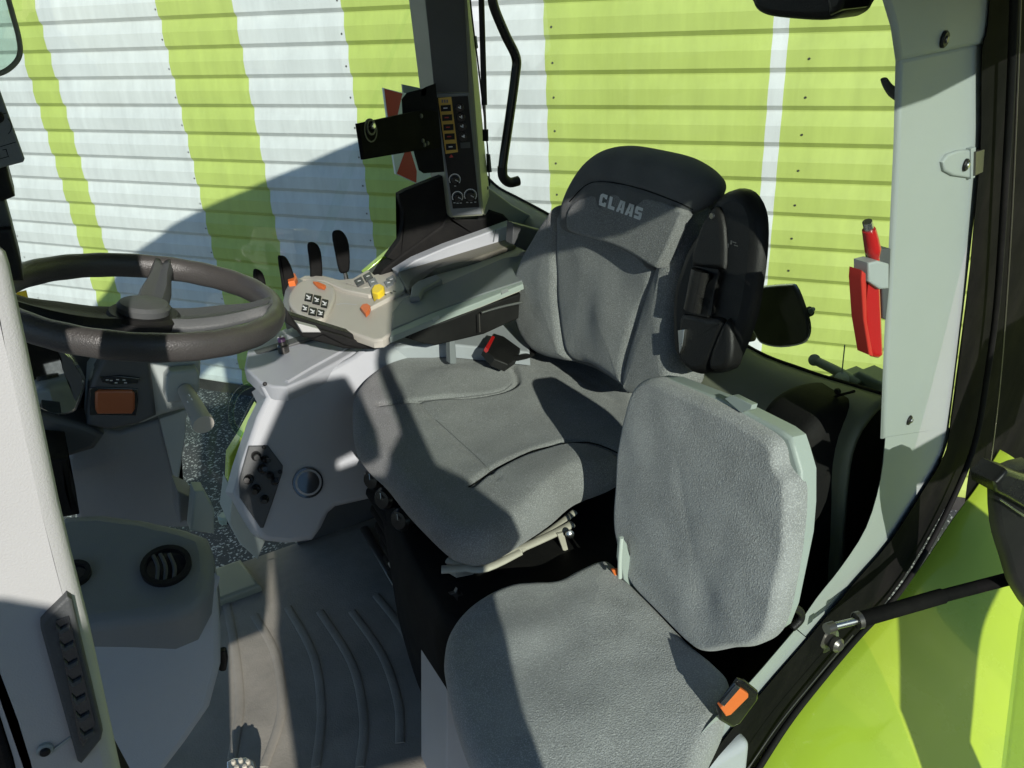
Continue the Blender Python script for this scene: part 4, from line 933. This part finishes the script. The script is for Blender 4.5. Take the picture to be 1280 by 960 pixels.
# ================================================================ LEFT PANEL
lpn = thing('front_pillar_panel', P(70,650,yp(.5)), 'large pale grey pillar panel filling the left edge, with dark slot vent', 'pillar')
lq = yp(.50)
slab('panel', [(-160,300),(-60,306),(0,314),(7,320),(12,335),(34,437),(74,630),(90,697),(112,784),(150,960),(172,1060),(40,1060),(17,960),(0,907),(-60,760),(-160,500)], lq, .05, .010, M['lightpanel'], lpn, back='ray')
vs_ = slab('slot_vent', [(84,745.5),(90,750),(129,915),(127,925),(102,956),(97,953),(51,788),(51,779),(60,769)], lq, .006, .002, M['darkgrey'], lpn, off=.006)
slab('slot_recess', [(70,776),(86,770),(119,905),(104,935),(99,925)], lq, .001, 0, M['screen'], vs_, off=.0068)
for k in range(7):
    t = k/6; x = 79+t*30; y = 786+t*132
    slab('slot_blade', [(x-9,y-4),(x-3,y+2),(x+8,y-4),(x+9,y+1),(x-3,y+8),(x-8,y+3)], lq, .002, .0006, M['darkgrey'], vs_, off=.009)
disc('screw', 56, 937, 8, lq, M['trim'], lpn, h=.002, off=.001)
disc('screw_core', 56, 937, 5, lq, M['black'], lpn, h=.004, off=.001)
slab('screw_groove', [(62,940),(88,921),(89,924),(62,944)], lq, .001, 0, M['trim'], lpn, off=.0012)
slab3('upper_post', [V((-.37,.53,1.335)),V((-.085,.53,1.335)),V((-.075,.53,1.765)),V((-.37,.53,1.765))], V((0,-1,0)), .05, .01, M['frameblack'], lpn)
slab3('lower_post', [V((-.37,.565,1.33)),V((-.13,.565,1.33)),V((-.13,.565,.96)),V((-.085,.565,.93)),V((-.06,.565,.59)),V((-.075,.565,.54)),V((-.16,.565,.54)),V((-.16,.565,.0)),V((-.37,.565,.0))], V((0,-1,0)), .04, .004, M['rubber'], lpn)
slab('panel_foot', [(-60,880),(0,905),(17,960),(40,1060),(-60,1060)], yp(.53), .05, .004, M['black'], lpn, back='ray')

# things at the top left
tm = thing('round_corner_mirror', P(0,40,yp(.95)), 'rounded glass mirror corner with dark rim in the top left corner', 'mirror')
tq = yp(.95)
mc = [(-60,-60),(4,-60),(9,-10),(15,15),(23,45),(25,66),(18,80),(2,91),(-20,94),(-60,96)]
slab('glass', mc, tq, .004, 0, M['cleargreen'], tm)
tube('rim', [P(x,y,tq) for x,y in mc[1:-1]], .0024, M['mint'], tm)
cdp = thing('symbol_card', P(5,160,yp(.90)), 'grey plastic card with line symbols at the left edge', 'card')
cq = yp(.90)
slab('card', [(-30,80),(-2,108),(31,199),(29,203),(-2,211),(-30,215)], cq, .006, .002, M['midgrey'], cdp)
marks('card_symbols', [[(0,183),(20,177),(20,178),(0,184)],[(2,142),(8,141),(8,142),(2,143)],[(0,142),(1,142),(2,150),(1,150)]]+
      [[(12*math.cos(a)+2,158+12*math.sin(a)),(13*math.cos(a)+2,158+13*math.sin(a)),(13*math.cos(a+.25)+2,158+13*math.sin(a+.25)),(12*math.cos(a+.25)+2,158+12*math.sin(a+.25))] for a in [-.9+.25*k for k in range(7)]]+
      [[(3,187),(8,186),(8,187),(3,188)],[(8,186),(11,196),(10,196),(7,187)],[(0,198),(11,195),(11,196),(0,199)]], cq, M['black'], cdp, off=.0005)
disc('card_knob', -3, 145, 6, cq, M['black'], cdp, h=.01)
bs = thing('front_post', P(5,270,yp(.92)), 'black and grey stepped front post above the left panel', 'post')
bq = yp(.93)
slab('upper_block', [(-40,206),(9,208),(12,222),(19,246),(4,252),(-40,256)], bq, .05, .004, M['black'], bs)
slab('grey_block', [(-40,250),(6,250),(16,286),(-40,296)], bq, .04, .003, M['darkgrey'], bs, off=-.01)
slab('lower_block', [(-40,290),(15,285),(26,328),(30,352),(-40,352)], bq, .05, .004, M['black'], bs)

for o in S.objects:
    if '_b' in o: del o['_b']
